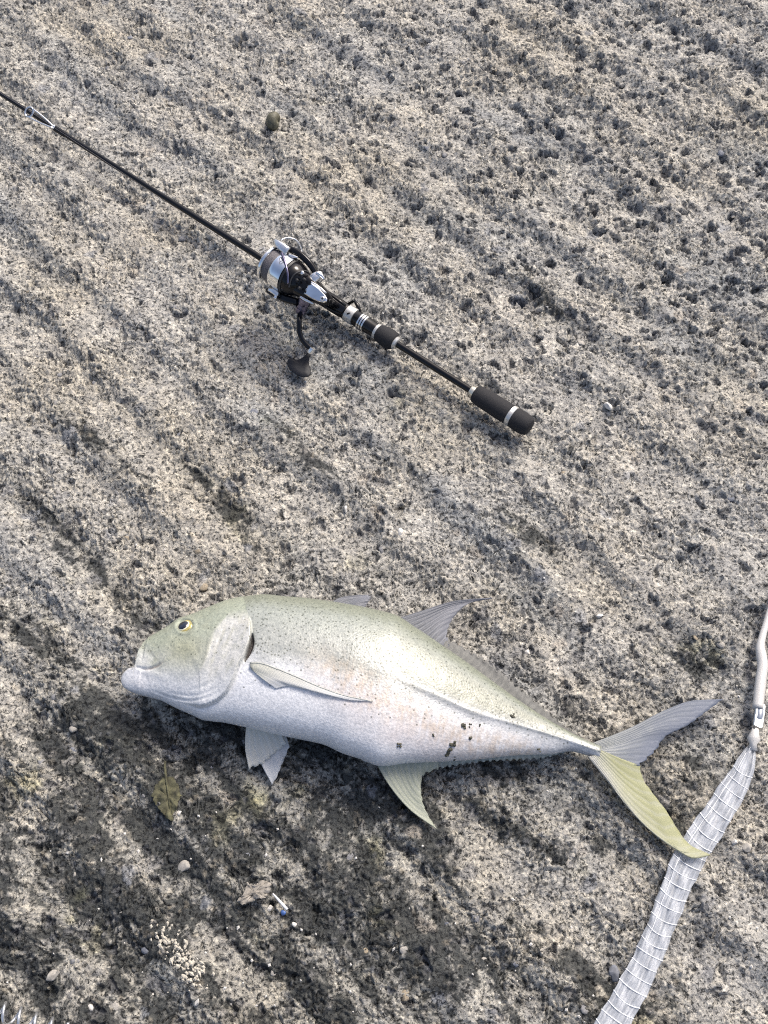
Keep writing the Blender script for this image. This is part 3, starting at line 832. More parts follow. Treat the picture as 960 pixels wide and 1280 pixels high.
def turned(name, prof_px, mat, parent=rod, n=36):
    """profile in (picture x of the axis, radius in mm)"""
    v, f = lathe(R0, RD, [(rod_s(x), r * 0.001) for x, r in prof_px], n)
    return auto_smooth(mesh_obj(name, v, f, mat, parent))
turned("butt_grip", [(636.5,11.0),(636,11.3),(625,11.4),(610,11.1),(600,10.6),(595.5,9.9),(594,8.6),(593.6,5.0)], M_EVA)
turned("trim_ring", [(641.9,11.2),(641.3,11.7),(637.6,11.7),(637,11.2)], M_RINGW)
turned("butt_cap", [(663,2.0),(662.6,8.2),(661.6,9.6),(658.5,11.1),(654,11.7),(648,11.7),(643,11.5),(641.9,11.1)], M_EVA)
turned("trim_ring", [(593.8,5.4),(593.5,6.4),(591,6.2),(588.5,5.2),(588.3,4.2)], M_GOLDT)
turned("rear_blank", [(594,3.9),(560,3.85),(520,3.8),(490,3.8)], M_BLANK)
turned("trim_ring", [(497,4.6),(496.6,6.2),(494.5,8.0),(493.6,7.4)], M_RINGW)
turned("fore_grip", [(493.8,7.0),(493,9.0),(490.5,10.6),(486,11.2),(480.5,10.9),(476,10.0),(473.6,9.2),(473.3,6.0)], M_EVA)
turned("trim_ring", [(473.5,8.2),(473.2,9.0),(470.4,8.8),(470.2,7.6)], M_RINGW)
turned("reel_seat", [(470.4,8.2),(465,8.4),(459,8.9),(456.5,9.2),(452.6,9.2),(448.5,9.2),(447,8.9),(430,8.9),(428.5,9.4),(415,9.6),(400,9.4),(384,9.0),(370,8.4),(358,6.8),(352,5.2)], M_SEAT)
for x in (457.3, 454.6, 451.9):
    turned("thread_ring", [(x + 1.1, 9.2), (x + .9, 10.0), (x - .7, 10.0), (x - .9, 9.2)], M_SILV)
ring = turned("locking_ring", [(444.3,9.1),(444,9.9),(434.8,9.9),(434.4,9.1)], M_RINGW)
# hood and locking jaw that hold the reel foot
KD = depth(R0 + RD * rod_s(400)) / FPX          # metres for one photo pixel there
CAMP = np.array([0, 0, CAM_H])
def rod_side(px, across, lift):
    """a point beside the rod: across in photo px (+ to the upper right), lift metres towards the viewer"""
    p = R0 + RD * rod_s(px)
    v = CAMP - p; v = v - RD * v.dot(RD); v /= np.linalg.norm(v)
    w = np.cross(RD, v)
    return p + w * across * KD + v * lift
bar = np.array([rod_side(438.5, -1.8, .0098), rod_side(440.5, 1.8, .0098)])
v_, f_ = tube(bar, .0009, 8); mesh_obj("maker_mark", v_, f_, M_SEAT, ring)
for sgn in (-1, 1):
    pts = [rod_side(x, sgn * a, l) for x, a, l in ((432,5.6,.0075),(424,6.6,.0085),(415,7.0,.0090),(408,6.2,.0088))]
    v_, f_ = tube(np.array(pts), [.0016, .0022, .0022, .0016], 10); mesh_obj("hood_rail", v_, f_, M_SEAT, rod)
tg = [rod_side(x, a, l) for x, a, l in ((446,8,.000),(440,14,.001),(434,17,.000),(430,9,.000))]
v_, f_ = tube(np.array(tg), [.0020, .0024, .0020, .0016], 10); mesh_obj("trigger", v_, f_, M_SEAT, rod)
# the blank runs on past the edge of the picture
L_END = 1.62
v_, f_ = lathe(R0, RD, [(rod_s(354), .0042), (rod_s(320), .0037), (rod_s(200), .0033), (rod_s(60), .0029), (rod_s(0), .0027), (1.1, .0020), (L_END, .0008)], 24)
mesh_obj("front_blank", v_, f_, M_BLANK, rod)
turned("wrap", [(82,3.25),(81,3.6),(66,3.7),(64,3.3)], M_BLANK)
turned("wrap_trim", [(68.5,3.72),(68.3,3.9),(66.8,3.9),(66.6,3.7)], M_SILV)
# first line guide: ring on a two-legged frame
gc = rod_side(43, 0.0, .0105)
a1 = np.cross(RD, (CAMP - gc) / np.linalg.norm(CAMP - gc)); a1 /= np.linalg.norm(a1)
a2 = RD * 0.96 + (CAMP - gc) / np.linalg.norm(CAMP - gc) * 0.25
loop = [gc + 0.0062 * (math.cos(w) * a1 + math.sin(w) * a2 * 1.0) for w in np.linspace(0, 2 * math.pi, 32, endpoint=False)]
v_, f_ = tube(np.array(loop), .0011, 10, closed=True)
guide = mesh_obj("line_guide", v_, f_, M_SILV, rod)
loop = [gc + 0.0047 * (math.cos(w) * a1 + math.sin(w) * a2 * 1.0) for w in np.linspace(0, 2 * math.pi, 32, endpoint=False)]
v_, f_ = tube(np.array(loop), .0007, 8, closed=True)
mesh_obj("guide_liner", v_, f_, mat_plain("guide_ceramic", (0.05, 0.05, 0.06), 0.15, noise=0.1, coat=0.5), guide)
for sgn in (-1, 1):
    e = rod_side(70, sgn * 0.8, .0032)
    p0 = gc + a1 * 0.0058 * sgn
    v_, f_ = tube(resample(np.array([p0, p0 * .55 + e * .45 + a1 * sgn * .0008, e]), 8), [.0011] * 8, 8)
    mesh_obj("guide_leg", v_, f_, M_SILV, guide)

# ------------------------------------------------------------------ the spinning reel, its stem leaning towards the viewer
STEM = 0.058
rs0 = rod_s(372)
pR = R0 + RD * rs0
ry = CAMP - pR; ry = ry - RD * ry.dot(RD); ry /= np.linalg.norm(ry)
rz = np.cross(RD, ry)
RO = pR + ry * STEM
reel_m = Matrix([[RD[0], ry[0], rz[0], RO[0]], [RD[1], ry[1], rz[1], RO[1]], [RD[2], ry[2], rz[2], RO[2]], [0, 0, 0, 1]])
reel = empty("spinning_reel", RO, "black and silver spinning reel clamped on the fishing rod", "fishing reel", matrix=reel_m)
KR = depth(RO) / FPX
def rx_of(px):
    lo, hi = -0.15, 0.15
    for _ in range(50):
        m = (lo + hi) / 2
        if proj(RO + RD * m)[0] > px: lo = m
        else: hi = m
    return lo
_o = proj(RO)
AX_OFF = RO + 0.0
def rpt(px, py, y=0.0):
    """the point of the reel seen at a photo pixel, y metres above its axis"""
    d = ray(px, py); o = RO + ry * y
    t = (o - CAMP).dot(ry) / d.dot(ry)
    return CAMP + d * t
def rl(x, y, z): return RO + RD * x + ry * y + rz * z
M_RBLK = mat_plain("reel_gloss_black", (0.006, 0.006, 0.008), 0.16, 0.0, noise=0.2, coat=0.0, spec=0.3)
M_RDRK = mat_plain("reel_matt_black", (0.020, 0.020, 0.022), 0.5, noise=0.2)
M_CHROME = mat_plain("reel_silver", (0.80, 0.81, 0.82), 0.12, 1.0, noise=0.06, scale=200)
M_SATIN = mat_plain("reel_satin_silver", (0.74, 0.74, 0.74), 0.28, 0.9, noise=0.08, scale=300)
M_LINE = mat_plain("braided_line", (0.095, 0.088, 0.095), 0.6, 0.0, noise=0.35, scale=800, bump=0.6)
M_PURP = mat_plain("anodised_violet_grey", (0.16, 0.15, 0.22), 0.25, 0.9, noise=0.15)
def rturn(name, prof, mat, parent=reel, n=48):
    v, f = lathe(RO, RD, [(rx_of(x), r * KR) for x, r in prof], n, a=rz)
    return auto_smooth(mesh_obj(name, v, f, mat, parent), 40)
spool = rturn("spool", [(362.5,22.0),(362,23.6),(360,23.8),(352,23.6),(349.2,23.4),(348.4,22.6),(348.2,18.0)], M_CHROME)
rturn("line", [(348.4,19.5),(348,20.6),(345,21.2),(342,21.0),(339.6,20.4),(339.2,19.0)], M_LINE, spool)
rturn("spool_lip", [(339.6,18.0),(339.4,22.0),(338.6,23.2),(336.6,23.2),(335.2,21.5),(335.0,17.0),(336.0,12.0),(336.4,3.0)], M_CHROME, spool)
rturn("drag_knob", [(336.4,12.0),(334.5,11.5),(332,11.0),(331,9.0),(331,2.0)], M_RBLK)
# engraved squiggle on the spool skirt
def skirt_pt(x, ang, r=23.75): return RO + RD * rx_of(x) + (math.cos(ang) * rz + math.sin(ang) * ry) * r * KR
sq = [skirt_pt(x, a) for x, a in ((353.0,1.15),(351.6,1.05),(352.6,.92),(354.6,.95),(355.6,1.08),(354.2,1.2),(355.4,1.32),(357.2,1.25),(357.0,1.1))]
v_, f_ = tube(resample(np.array(sq), 24), .00032, 6); mesh_obj("engraved_mark", v_, f_, mat_plain("engraving_grey", (0.20, 0.20, 0.22), .5), spool)
rotor = rturn("rotor", [(363.5,12.0),(363.3,21.5),(364.5,22.2),(370,21.4),(375,18.5),(379,15.0),(381,11.0),(381,3.0)], M_RBLK)
rturn("rotor_rim", [(365.3,21.9),(365,23.0),(363.0,23.4),(362.8,21.9)], M_RDRK, rotor)
# rotor arms either side of the spool
def strap(pts, w, h, n=12):
    """flat bar with rounded edges through (px, py, y) points; w in the plane of view, h towards the viewer (m)"""
    P = resample(np.array([rpt(*p) for p in pts]), n)
    w = np.interp(np.linspace(0, 1, n), np.linspace(0, 1, len(w)), w); h = np.interp(np.linspace(0, 1, n), np.linspace(0, 1, len(h)), h)
    secs = []
    for i in range(n):
        t = P[min(i+1, n-1)] - P[max(i-1, 0)]; t /= np.linalg.norm(t)
        b = np.cross(ry, t); b /= np.linalg.norm(b); c = np.cross(t, b)
        secs.append(np.array([P[i] + b * w[i] * KR * np.sign(math.cos(q)) * abs(math.cos(q)) ** .6 + c * h[i] * np.sign(math.sin(q)) * abs(math.sin(q)) ** .6 for q in np.linspace(0, 2 * math.pi, 20, endpoint=False)]))
    return loft(secs)
arm = mesh_obj("rotor_arm", *strap([(398,346,-.002),(386,328,.002),(372,316,.004),(356,309,.003)], [3.4, 4.2, 4.2, 4.0], [.004, .005, .005, .004]), M_RBLK, reel)
mesh_obj("arm_inlay", *strap([(372,322,.010),(366,320.5,.0105),(361,318.5,.010)], [1.0, 1.8, 1.0], [.0012, .0012, .0012]), M_SATIN, arm)
mesh_obj("rotor_arm", *strap([(372,378,-.004),(358,374,-.004),(346,369,-.005),(334,363,-.006)], [4.5, 5.0, 4.5, 3.0], [.005, .005, .0045, .003]), M_RBLK, reel)
mesh_obj("bail_hinge", *strap([(348,369,.002),(343,365,.002),(336,362,.001)], [3.2, 3.4, 2.0], [.003, .003, .002]), M_SATIN, reel)
mesh_obj("bail_screw", *strap([(346,372.5,.004),(343.5,371,.004)], [2.0, 2.0], [.002, .002]), M_CHROME, reel)
roller = mesh_obj("line_roller", *strap([(344,301,.006),(348,305,.008),(354,310,.009),(360.5,314.5,.008)], [2.5, 4.6, 5.6, 5.4], [.003, .0045, .005, .0045]), M_SATIN, reel)
rp_ = rpt(351.5, 309.5, .0128)
lp = [rp_ + (math.cos(w) * RD * 1.2 + math.sin(w) * rz) * .0024 for w in np.linspace(0, 6.283, 20, endpoint=False)]
v_, f_ = tube(np.array(lp), .00045, 6, closed=True); mesh_obj("roller_screw", v_, f_, M_RDRK, roller)
wire = resample(np.array([rpt(*p) for p in ((351,300.5,.004),(358,297.5,.000),(368,299,-.006),(374,305,-.012),(377.5,315,-.018),(378,328,-.022))]), 30)
v_, f_ = tube(wire, .0010, 10); mesh_obj("bail_wire", v_, f_, M_SATIN, reel)
wire = resample(np.array([rpt(*p) for p in ((352,316,.018),(354.5,323,.0215),(358,334,.0245),(360,346,.0245),(360,355,.022))]), 24)
v_, f_ = tube(wire, np.linspace(.0016, .0011, 24), 10); mesh_obj("rotor_edge", v_, f_, M_PURP, reel)
hoop = resample(np.array([rpt(*p) for p in ((361,360,.020),(364,349,.0215),(371,341,.0205),(379,338.5,.016),(386,340,.010))]), 24)
v_, f_ = tube(hoop, .0009, 8); mesh_obj("rotor_ridge", v_, f_, M_RDRK, reel)
for px, py, r in ((377.5,341,.0022),(371,350,.0016),(374,360,.0016),(380,349,.0016)):
    c = rpt(px, py, .0185 if py > 345 else .017)
    v_, f_ = lathe(c, ry, [(-.003, r), (.0008, r), (.0012, r * .7)], 14); mesh_obj("screw", v_, f_, M_RDRK if px != 377.5 else M_SATIN, reel)
# gearbox
def rsec(x, hy, hz, oy=0.0, oz=0.0, e=0.55, n=28):
    return np.array([rl(x, oy + hy * np.sign(math.sin(q)) * abs(math.sin(q)) ** e, oz + hz * np.sign(math.cos(q)) * abs(math.cos(q)) ** e) for q in np.linspace(0, 2 * math.pi, n, endpoint=False)])
k = KR
v_, f_ = loft([rsec(rx_of(374), 12*k, 14*k), rsec(rx_of(378), 15*k, 17*k, -2*k), rsec(rx_of(388), 15*k, 15*k, -4*k), rsec(rx_of(398), 13*k, 11*k, -6*k), rsec(rx_of(408), 8*k, 6*k, -9*k)])
gear = mesh_obj("gearbox", v_, f_, M_RBLK, reel)
# silver tail plate seen from behind: wide at the rotor, narrow and round at the end
def plate(pts, y0, y1, inset=0.8):
    P0 = np.array([rpt(x, y_, y0) for x, y_ in pts]); c = P0.mean(0)
    P1 = np.array([rpt(x, y_, y1) for x, y_ in pts]); c1 = P1.mean(0)
    P1i = c1 + (P1 - c1) * inset
    Pm = np.array([rpt(x, y_, y1 - .0012) for x, y_ in pts])
    return loft([P0, Pm, P1i])
tp = [(380,367),(384,358),(389,353.5),(398,360),(406,368),(409,373.5),(408.5,377),(405,378.5),(398,377),(389,373)]
tail = auto_smooth(mesh_obj("tail_plate", *plate(tp, .000, .0150, .86), M_CHROME, reel), 30)
c = rpt(403, 373, .0152)
v_, f_ = lathe(c, ry, [(-.001, .0026), (.0006, .0026), (.0009, .0018)], 18); mesh_obj("plate_screw", v_, f_, M_SATIN, tail)
c = rpt(403, 373, .0161)
v_, f_ = lathe(c, ry, [(0, .0012), (.0003, .0012), (.0004, .0006)], 12); mesh_obj("screw_hole", v_, f_, M_RDRK, tail)
mesh_obj("side_fin", *strap([(376,371,.004),(384,376,.004),(392,380,.002)], [1.8, 2.0, 1.2], [.003, .003, .002]), M_SATIN, reel)
mesh_obj("side_fin", *strap([(384,350,.006),(396,357,.006),(408,366.5,.003)], [1.6, 1.6, 1.2], [.003, .003, .002]), M_SATIN, reel)
mesh_obj("side_cap", *strap([(391,352,.000),(397,347,.000),(403,344,-.002)], [7.0, 6.5, 4.6], [.008, .008, .006]), M_SATIN, reel)
mesh_obj("cap_knurl", *strap([(396,341.5,.006),(402,344.5,.006),(405.5,349,.005)], [1.6, 2.0, 1.4], [.003, .003, .002]), M_CHROME, reel)
# stem and foot down to the rod
v_, f_ = loft([np.array([rl(rx_of(396) + a * .012 * math.cos(q), y, .0045 * math.sin(q)) for q in np.linspace(0, 6.283, 16, endpoint=False)]) for y, a in ((-.008, 1.0), (-.028, .8), (-.046, .9))])
mesh_obj("stem", v_, f_, M_RBLK, reel)
v_, f_ = loft([rsec(rs - rs0, h, w, -STEM + .0110, 0, .8, 16) for rs, h, w in ((rod_s(434), .0012, .004), (rod_s(410), .0022, .006), (rod_s(392), .0030, .006), (rod_s(374), .0022, .006), (rod_s(356), .0012, .004))])
mesh_obj("foot", v_, f_, M_RBLK, reel)
# crank handle reaching down to the slab
hb = [rpt(383, 374, -.004), rpt(378, 381, -.006)]
def seg(o, e, prof, mat, name, parent=reel, n=24):
    d = np.asarray(e) - np.asarray(o); Ln = np.linalg.norm(d)
    v, f = lathe(np.asarray(o), d, [(s_ * Ln, r) for s_, r in prof], n)
    return auto_smooth(mesh_obj(name, v, f, mat, parent))
seg(rpt(382, 373, -.003), rpt(374.5, 392.5, -.012), [(0,.0075),(.35,.0070),(.4,.0062),(.6,.0060),(.62,.0068),(.9,.0058),(1,.0040)], M_PURP, "handle_collar")
kz = ground_at(375, 456)[2]
hpts = np.array([rpt(375.5, 390, -.011), at(374, 400, .046), at(374, 412, .040), at(377, 423, .034), at(383, 431, .0285), at(389, 436, .025)])
P = resample(hpts, 26)
v_, f_ = tube(P, np.interp(np.linspace(0, 1, 26), [0, .3, .7, 1], [.0034, .0030, .0026, .0032]), 14)
mesh_obj("handle_arm", v_, f_, M_RBLK, reel)
kn0, kn1 = at(391, 434.5, .0265), at(387, 441, .0215)
seg(kn0, kn1, [(0,.002),(.04,.0036),(.5,.0038),(1,.0030)], M_SATIN, "knob_pin")
out = [(386.5,438.5),(389.5,441.5),(386.5,449),(386,454),(388,460),(388.5,466),(385.5,471),(379,471.5),(370,468),(362.5,462),(359,456),(359.5,450),(363,447.5),(369,449.5),(374.5,449),(379.5,445.5)]
def knob_ring(scale, z):
    pts = resample(np.array(out + [out[0]], float), 49)[:-1]; c = np.array([375.0, 458.0])
    q = c + (pts - c) * scale
    zz = lambda p: z + .006 * max(0, min(1, (456 - p[1]) / 18))
    return np.array([at(p[0], p[1], zz(p)) for p in q])
v_, f_ = loft([knob_ring(.90, .0045), knob_ring(.98, .0060), knob_ring(1.0, .0085), knob_ring(.985, .0105), knob_ring(.92, .0112), knob_ring(.4, .0112)])
mesh_obj("handle_knob", v_, f_, mat_plain("knob_rubber", (0.008, 0.009, 0.013), 0.55, noise=0.2, scale=400, spec=0.3), reel)

ln = np.array([skirt_pt(344, 1.9, 21.0), gc + a1 * .001, gc + RD * .16 + a1 * .001, gc + RD * .5])
v_, f_ = tube(ln, .00022, 5); mesh_obj("line_strand", v_, f_, M_LINE, reel)

# ------------------------------------------------------------------ white sleeve with its cord
M_CORD = mat_plain("cord_white", (0.50, 0.49, 0.47), 0.5, noise=0.08, scale=900, bump=0.3)
def mat_sleeve():
    m, N, L, P = mat_new("sleeve_film")
    uv = N.new("ShaderNodeUVMap"); uv.uv_map = "UVMap"
    mp = N.new("ShaderNodeMapping"); mp.inputs["Scale"].default_value = (26, 7, 1); L.new(uv.outputs[0], mp.inputs[0])
    n = N.new("ShaderNodeTexNoise"); n.inputs["Scale"].default_value = 1.0; n.inputs["Detail"].default_value = 5; L.new(mp.outputs[0], n.inputs["Vector"])
    rp = N.new("ShaderNodeValToRGB"); rp.color_ramp.elements[0].position = .35; rp.color_ramp.elements[1].position = .68
    rp.color_ramp.elements[0].color = (.46, .49, .54, 1); rp.color_ramp.elements[1].color = (.58, .61, .65, 1)
    L.new(n.outputs["Fac"], rp.inputs[0]); L.new(rp.outputs[0], P.inputs["Base Color"])
    mr = N.new("ShaderNodeMapRange"); mr.inputs[1].default_value = .35; mr.inputs[2].default_value = .7; mr.inputs[3].default_value = .44; mr.inputs[4].default_value = .60
    L.new(n.outputs["Fac"], mr.inputs[0]); L.new(mr.outputs[0], P.inputs["Alpha"])
    P.inputs["Roughness"].default_value = 0.35
    b = N.new("ShaderNodeBump"); b.inputs["Strength"].default_value = .5; b.inputs["Distance"].default_value = .0006
    L.new(n.outputs["Fac"], b.inputs["Height"]); L.new(b.outputs[0], P.inputs["Normal"])
    return m
M_SLV = mat_sleeve()
M_BAND = mat_plain("sleeve_band_white", (0.74, 0.75, 0.76), 0.4, noise=0.08, scale=600)
sb = at(880, 1050, 0)
sleeve = empty("mesh_sleeve", (sb[0], sb[1], 0), "translucent white ribbed sleeve tied to a white cord, under the fish's tail tip", "sleeve")
CL = [(941,933,4.5),(936,946,10.5),(926,970,16.5),(913,992,19),(897,1018,20.5),(881,1042,21.5),(865,1066,22),(853,1090,21),(844,1112,20),(834,1138,19.5),(823,1166,19),(812,1192,19.5),(799,1220,20.5),(784,1248,21.5),(768,1276,22),(745,1315,22),(728,1350,21)]
CL = np.array(CL, float)
NS, NQ = 150, 44
ctr = resample(CL, NS)
tan = np.gradient(ctr[:, :2], axis=0); tan /= np.linalg.norm(tan, axis=1)[:, None]
def sleeve_ring(i, grow=0.0, skew=0.0):
    f = i; i0 = int(min(max(math.floor(f), 0), NS - 2)); fr = f - i0
    c = ctr[i0] * (1 - fr) + ctr[i0 + 1] * fr; t = tan[i0] * (1 - fr) + tan[i0 + 1] * fr
    nrm = np.array([-t[1], t[0]])
    pts = []
    for q in np.linspace(0, 2 * math.pi, NQ, endpoint=False):
        a = math.cos(q); w = c[2] * (1 + .035 * math.sin(f * .37) + .02 * math.sin(f * .9)) + grow * 200
        hgt = .0030 * min(1, c[2] / 14 + .3)
        up = math.sin(q)
        fold = .0013 * math.sin(a * 6 + f * .06) + .0010 * math.sin(a * 12 + 2 + f * .11) + .0006 * math.sin(f * .55 + a * 3)
        zz = .0050 + (hgt + grow) * np.sign(up) * abs(up) ** .6 + fold
        p = c[:2] + nrm * a * w * .92 + t * skew * (1 - a * a) - t * 2.0 * a
        g = at(p[0], p[1], zz)
        pts.append(g)
    return np.array(pts)
secs = [sleeve_ring(i) for i in range(NS)]
V = np.concatenate(secs); F = grid_faces(NS, NQ, True); F.append(tuple(range(NQ))[::-1])
slv = mesh_obj("sleeve_film", V, F, M_SLV, sleeve)
ul = slv.data.uv_layers.new(name="UVMap")
li = np.empty(len(slv.data.loops), np.int32); slv.data.loops.foreach_get("vertex_index", li)
qq = np.minimum(li % NQ, NQ - li % NQ) / (NQ / 2)
ul.data.foreach_set("uv", np.stack([qq, (li // NQ) / NS * 4.0], 1).astype(np.float32).ravel())
dist = np.r_[0, np.cumsum(np.linalg.norm(np.diff(ctr[:, :2], axis=0), axis=1))]
d_ = 34.0
while d_ < dist[-1] - 4:
    i = np.interp(d_, dist, np.arange(NS))
    v_, f_ = tube(sleeve_ring(i, .0002, random.uniform(1.0, 5.0)), random.uniform(.00035, .00055), 6, closed=True)
    mesh_obj("band", v_, f_, M_BAND, sleeve)
    d_ += random.uniform(13.5, 16.5)
for q in (7,):
    v_, f_ = tube(np.array([secs[i][q] + np.array([0, 0, .0004]) for i in range(4, 92, 2)]), .00030, 6)
    mesh_obj("seam", v_, f_, M_BAND, sleeve)
# gathered neck, clasp and cord
v_, f_ = tube(np.array([at(941,938,.006), at(941.5,930,.007), at(942,924,.008), at(943.5,917,.008), at(944.5,911,.008)]), [.0042, .0034, .0062, .0040, .0030], 14)
mesh_obj("knot", v_, f_, M_CORD, sleeve)
def bar_box(p0, p1, w, z0, z1):
    t = (p1 - p0) / np.linalg.norm(p1 - p0); n = np.cross([0, 0, 1.0], t); n /= np.linalg.norm(n)
    r = []
    for c_ in (p0, p0 + (p1 - p0) * .06, p1 - (p1 - p0) * .06, p1):
        ww = w if c_ is not p0 and c_ is not p1 else w * .75
        r.append(np.array([c_ + n * ww * sx + np.array([0, 0, zz]) for sx, zz in ((-1, z0 + .001), (-.8, z0), (.8, z0), (1, z0 + .001), (1, z1 - .001), (.8, z1), (-.8, z1), (-1, z1 - .001))]))
    return loft(r)
clasp = mesh_obj("clasp", *bar_box(at(943.8, 913), at(947.5, 884), .0047, .003, .0105), mat_plain("clasp_metal", (0.60, 0.61, 0.62), 0.25, 0.9, noise=0.1), sleeve)
auto_smooth(clasp, 30)
mesh_obj("clasp_panel", *bar_box(at(945.3, 903), at(947, 889), .0030, .0095, .0112), mat_plain("clasp_blue_grey", (0.36, 0.39, 0.43), 0.3, 0.6), clasp)
c = at(944.6, 909.5, .0105)
v_, f_ = lathe(c, np.array([0, 0, 1.0]), [(-.001, .0019), (.0003, .0019), (.0004, .001)], 16); mesh_obj("rivet_hole", v_, f_, M_RDRK, clasp)
cp = resample(np.array([at(*p) for p in ((947.2,886,.008),(948.5,872,.008),(951,850,.008),(953,828,.008),(950.5,812,.008),(952,800,.008),(957,782,.008),(963,762,.008),(974,730,.007),(990,690,.006),(1020,640,.006))]), 70)
rr = np.interp(np.linspace(0, 1, 70), [0, .10, .24, .30, .36, 1], [.0050, .0052, .0050, .0036, .0032, .0030])
v_, f_ = tube(cp, rr, 14); mesh_obj("cord", v_, f_, M_CORD, sleeve)

# ------------------------------------------------------------------ loose things on the slab
def flat_leaf(name, outline, lift, mat, label, cat, curl=.002, rib=True):
    pts = resample(np.array(outline + [outline[0]], float), 65)[:-1]
    pts = pts + RNG.normal(0, .7, pts.shape)
    c = pts.mean(0)
    V = []; rings = 7
    for k in range(rings):
        q = k / (rings - 1)
        for p in pts:
            w = c + (p - c) * q
            g = ground_at(w[0], w[1]); base = at(w[0], w[1])
            z = lift + curl * q * q * math.sin(p[0] * .35 + p[1] * .23) + .0007 * math.sin(w[0] * 1.1) * math.cos(w[1] * .9)
            z += .0034 * float(perlin(np.array([w[0] / 9.0]), np.array([w[1] / 9.0]), 300)[0])
            V.append(at(w[0], w[1], max(z, .0015)))
    F = grid_faces(rings, len(pts), True)
    o = mesh_obj(name, V, F, mat)
    md = o.modifiers.new("thickness", 'SOLIDIFY'); md.thickness = .0009; md.offset = 0
    tag(o, label, cat)
    return o
M_LEAF = mat_plain("leaf_olive", (0.070, 0.068, 0.038), 0.9, noise=0.6, scale=180, bump=1.0)
lf = flat_leaf("dead_leaf", [(206,968),(209,972),(214,970),(217,974),(221,978),(224,988),(226,994),(222,1001),(221,1010),(218,1018),(214,1027),(210,1024),(203,1017),(197,1010),(193,1002),(190,994),(194,984),(200,976)],
      .0050, M_LEAF, "crumpled olive green dead leaf below the fish's head", "leaf", curl=.0012)
v_, f_ = tube(np.array([at(206.5, 951, .007), at(206, 960, .0065), at(207.5, 972, .006), at(210, 990, .0058), at(212, 1010, .0056)]), [.0009, .0013, .0012, .0009, .0005], 8)
mesh_obj("stalk", v_, f_, M_LEAF, lf)
M_FLAKE = mat_plain("flake_grey", (0.25, 0.23, 0.20), 0.85, noise=0.35, scale=300, bump=0.8)
flat_leaf("dry_flake", [(296,1126),(302,1121),(306,1112),(309,1104),(318,1106),(326,1102),(334,1101),(339,1107),(338,1114),(334,1121),(322,1124),(312,1128),(303,1130)],
      .0060, M_FLAKE, "flat pale grey-brown dry flake beside a white straw fragment", "flake", curl=.0012)
v_, f_ = tube(np.array([at(341, 1117, .006), at(350, 1127, .006), at(359, 1137, .006)]), [.0008, .0012, .0014], 10)
straw = mesh_obj("straw_fragment", v_, f_, mat_plain("straw_white", (0.62, 0.62, 0.62), .4)); tag(straw, "short thin white straw fragment beside a blue chip", "litter")
def pebble(name, px, py, rx, ry_, h, mat, label, cat, seed=1, rot=0.0, group=None, z=None):
    bm = bmesh.new(); bmesh.ops.create_icosphere(bm, subdivisions=3, radius=1)
    r = random.Random(seed); ax = [Vector((r.gauss(0, 1), r.gauss(0, 1), r.gauss(0, 1))).normalized() for _ in range(8)]; cut = [r.uniform(.6, .9) for _ in ax]
    for v in bm.verts:
        for a, c in zip(ax, cut):
            d = v.co.dot(a)
            if d > c - .15: v.co -= a * (d - c + .15) * .95
        v.co *= 1 + r.uniform(-.05, .05)
    g = ground_at(px, py)
    if z is not None: g = at(px, py, z)
    co = np.array([v.co[:] for v in bm.verts]); fs = [[v.index for v in f.verts] for f in bm.faces]; bm.free()
    m = 1.0 / 1150 * depth(g) / 1.15
    co = co * np.array([rx * m, ry_ * m, h])
    cr, sr = math.cos(rot), math.sin(rot)
    co = np.stack([co[:, 0] * cr - co[:, 1] * sr, co[:, 0] * sr + co[:, 1] * cr, co[:, 2]], 1) + g + np.array([0, 0, h * .25])
    o = mesh_obj(name, co, fs, mat); tag(o, label, cat, group)
    return o
pebble("plastic_chip", 354, 1140, 4.5, 3.5, .0022, mat_plain("chip_blue", (0.05, 0.11, 0.30), .35), "tiny blue plastic chip at the end of the straw fragment", "litter", 3)
pebble("shell_bead", 368, 1155, 3.8, 3.8, .0024, ST_M[4], "small round white shell bead below the blue chip", "shell", 4)
# small olive periwinkle: a coiled shell with an open dark mouth
M_SNAIL = mat_plain("snail_shell", (0.09, 0.085, 0.055), 0.6, noise=0.5, scale=350, bump=0.5)
sc = ground_at(341, 152); m_ = depth(sc) / FPX
snv = []
NTS, NKS = 60, 14
sax = np.array([0.75, -0.60, 0.25]); sax /= np.linalg.norm(sax); _, sa, sb2 = frame_of(sax)
for i in range(NTS):
    q = i / (NTS - 1); th = q * 2 * math.pi * 2.6; rad = (1.2 + 6.2 * q ** 1.5) * m_; rt = (1.6 + 6.0 * q ** 1.5) * m_
    ctr_ = sc + np.array([0, 0, .0065]) + sax * ((-9 + 14 * q) * m_) + (math.cos(th) * sa + math.sin(th) * sb2) * rad * .75
    er = math.cos(th) * sa + math.sin(th) * sb2
    for k2 in range(NKS):
        w = 2 * math.pi * k2 / NKS
        snv.append(ctr_ + er * rt * math.cos(w) + sax * rt * math.sin(w) * 1.1)
F = grid_faces(NTS, NKS, True); F.append(tuple(range(NKS))[::-1]); F.append(tuple((NTS - 1) * NKS + k2 for k2 in range(NKS)))
o = mesh_obj("sea_snail", np.array(snv), F, M_SNAIL); tag(o, "small dark olive sea snail shell above the rod near the picture's top", "snail")
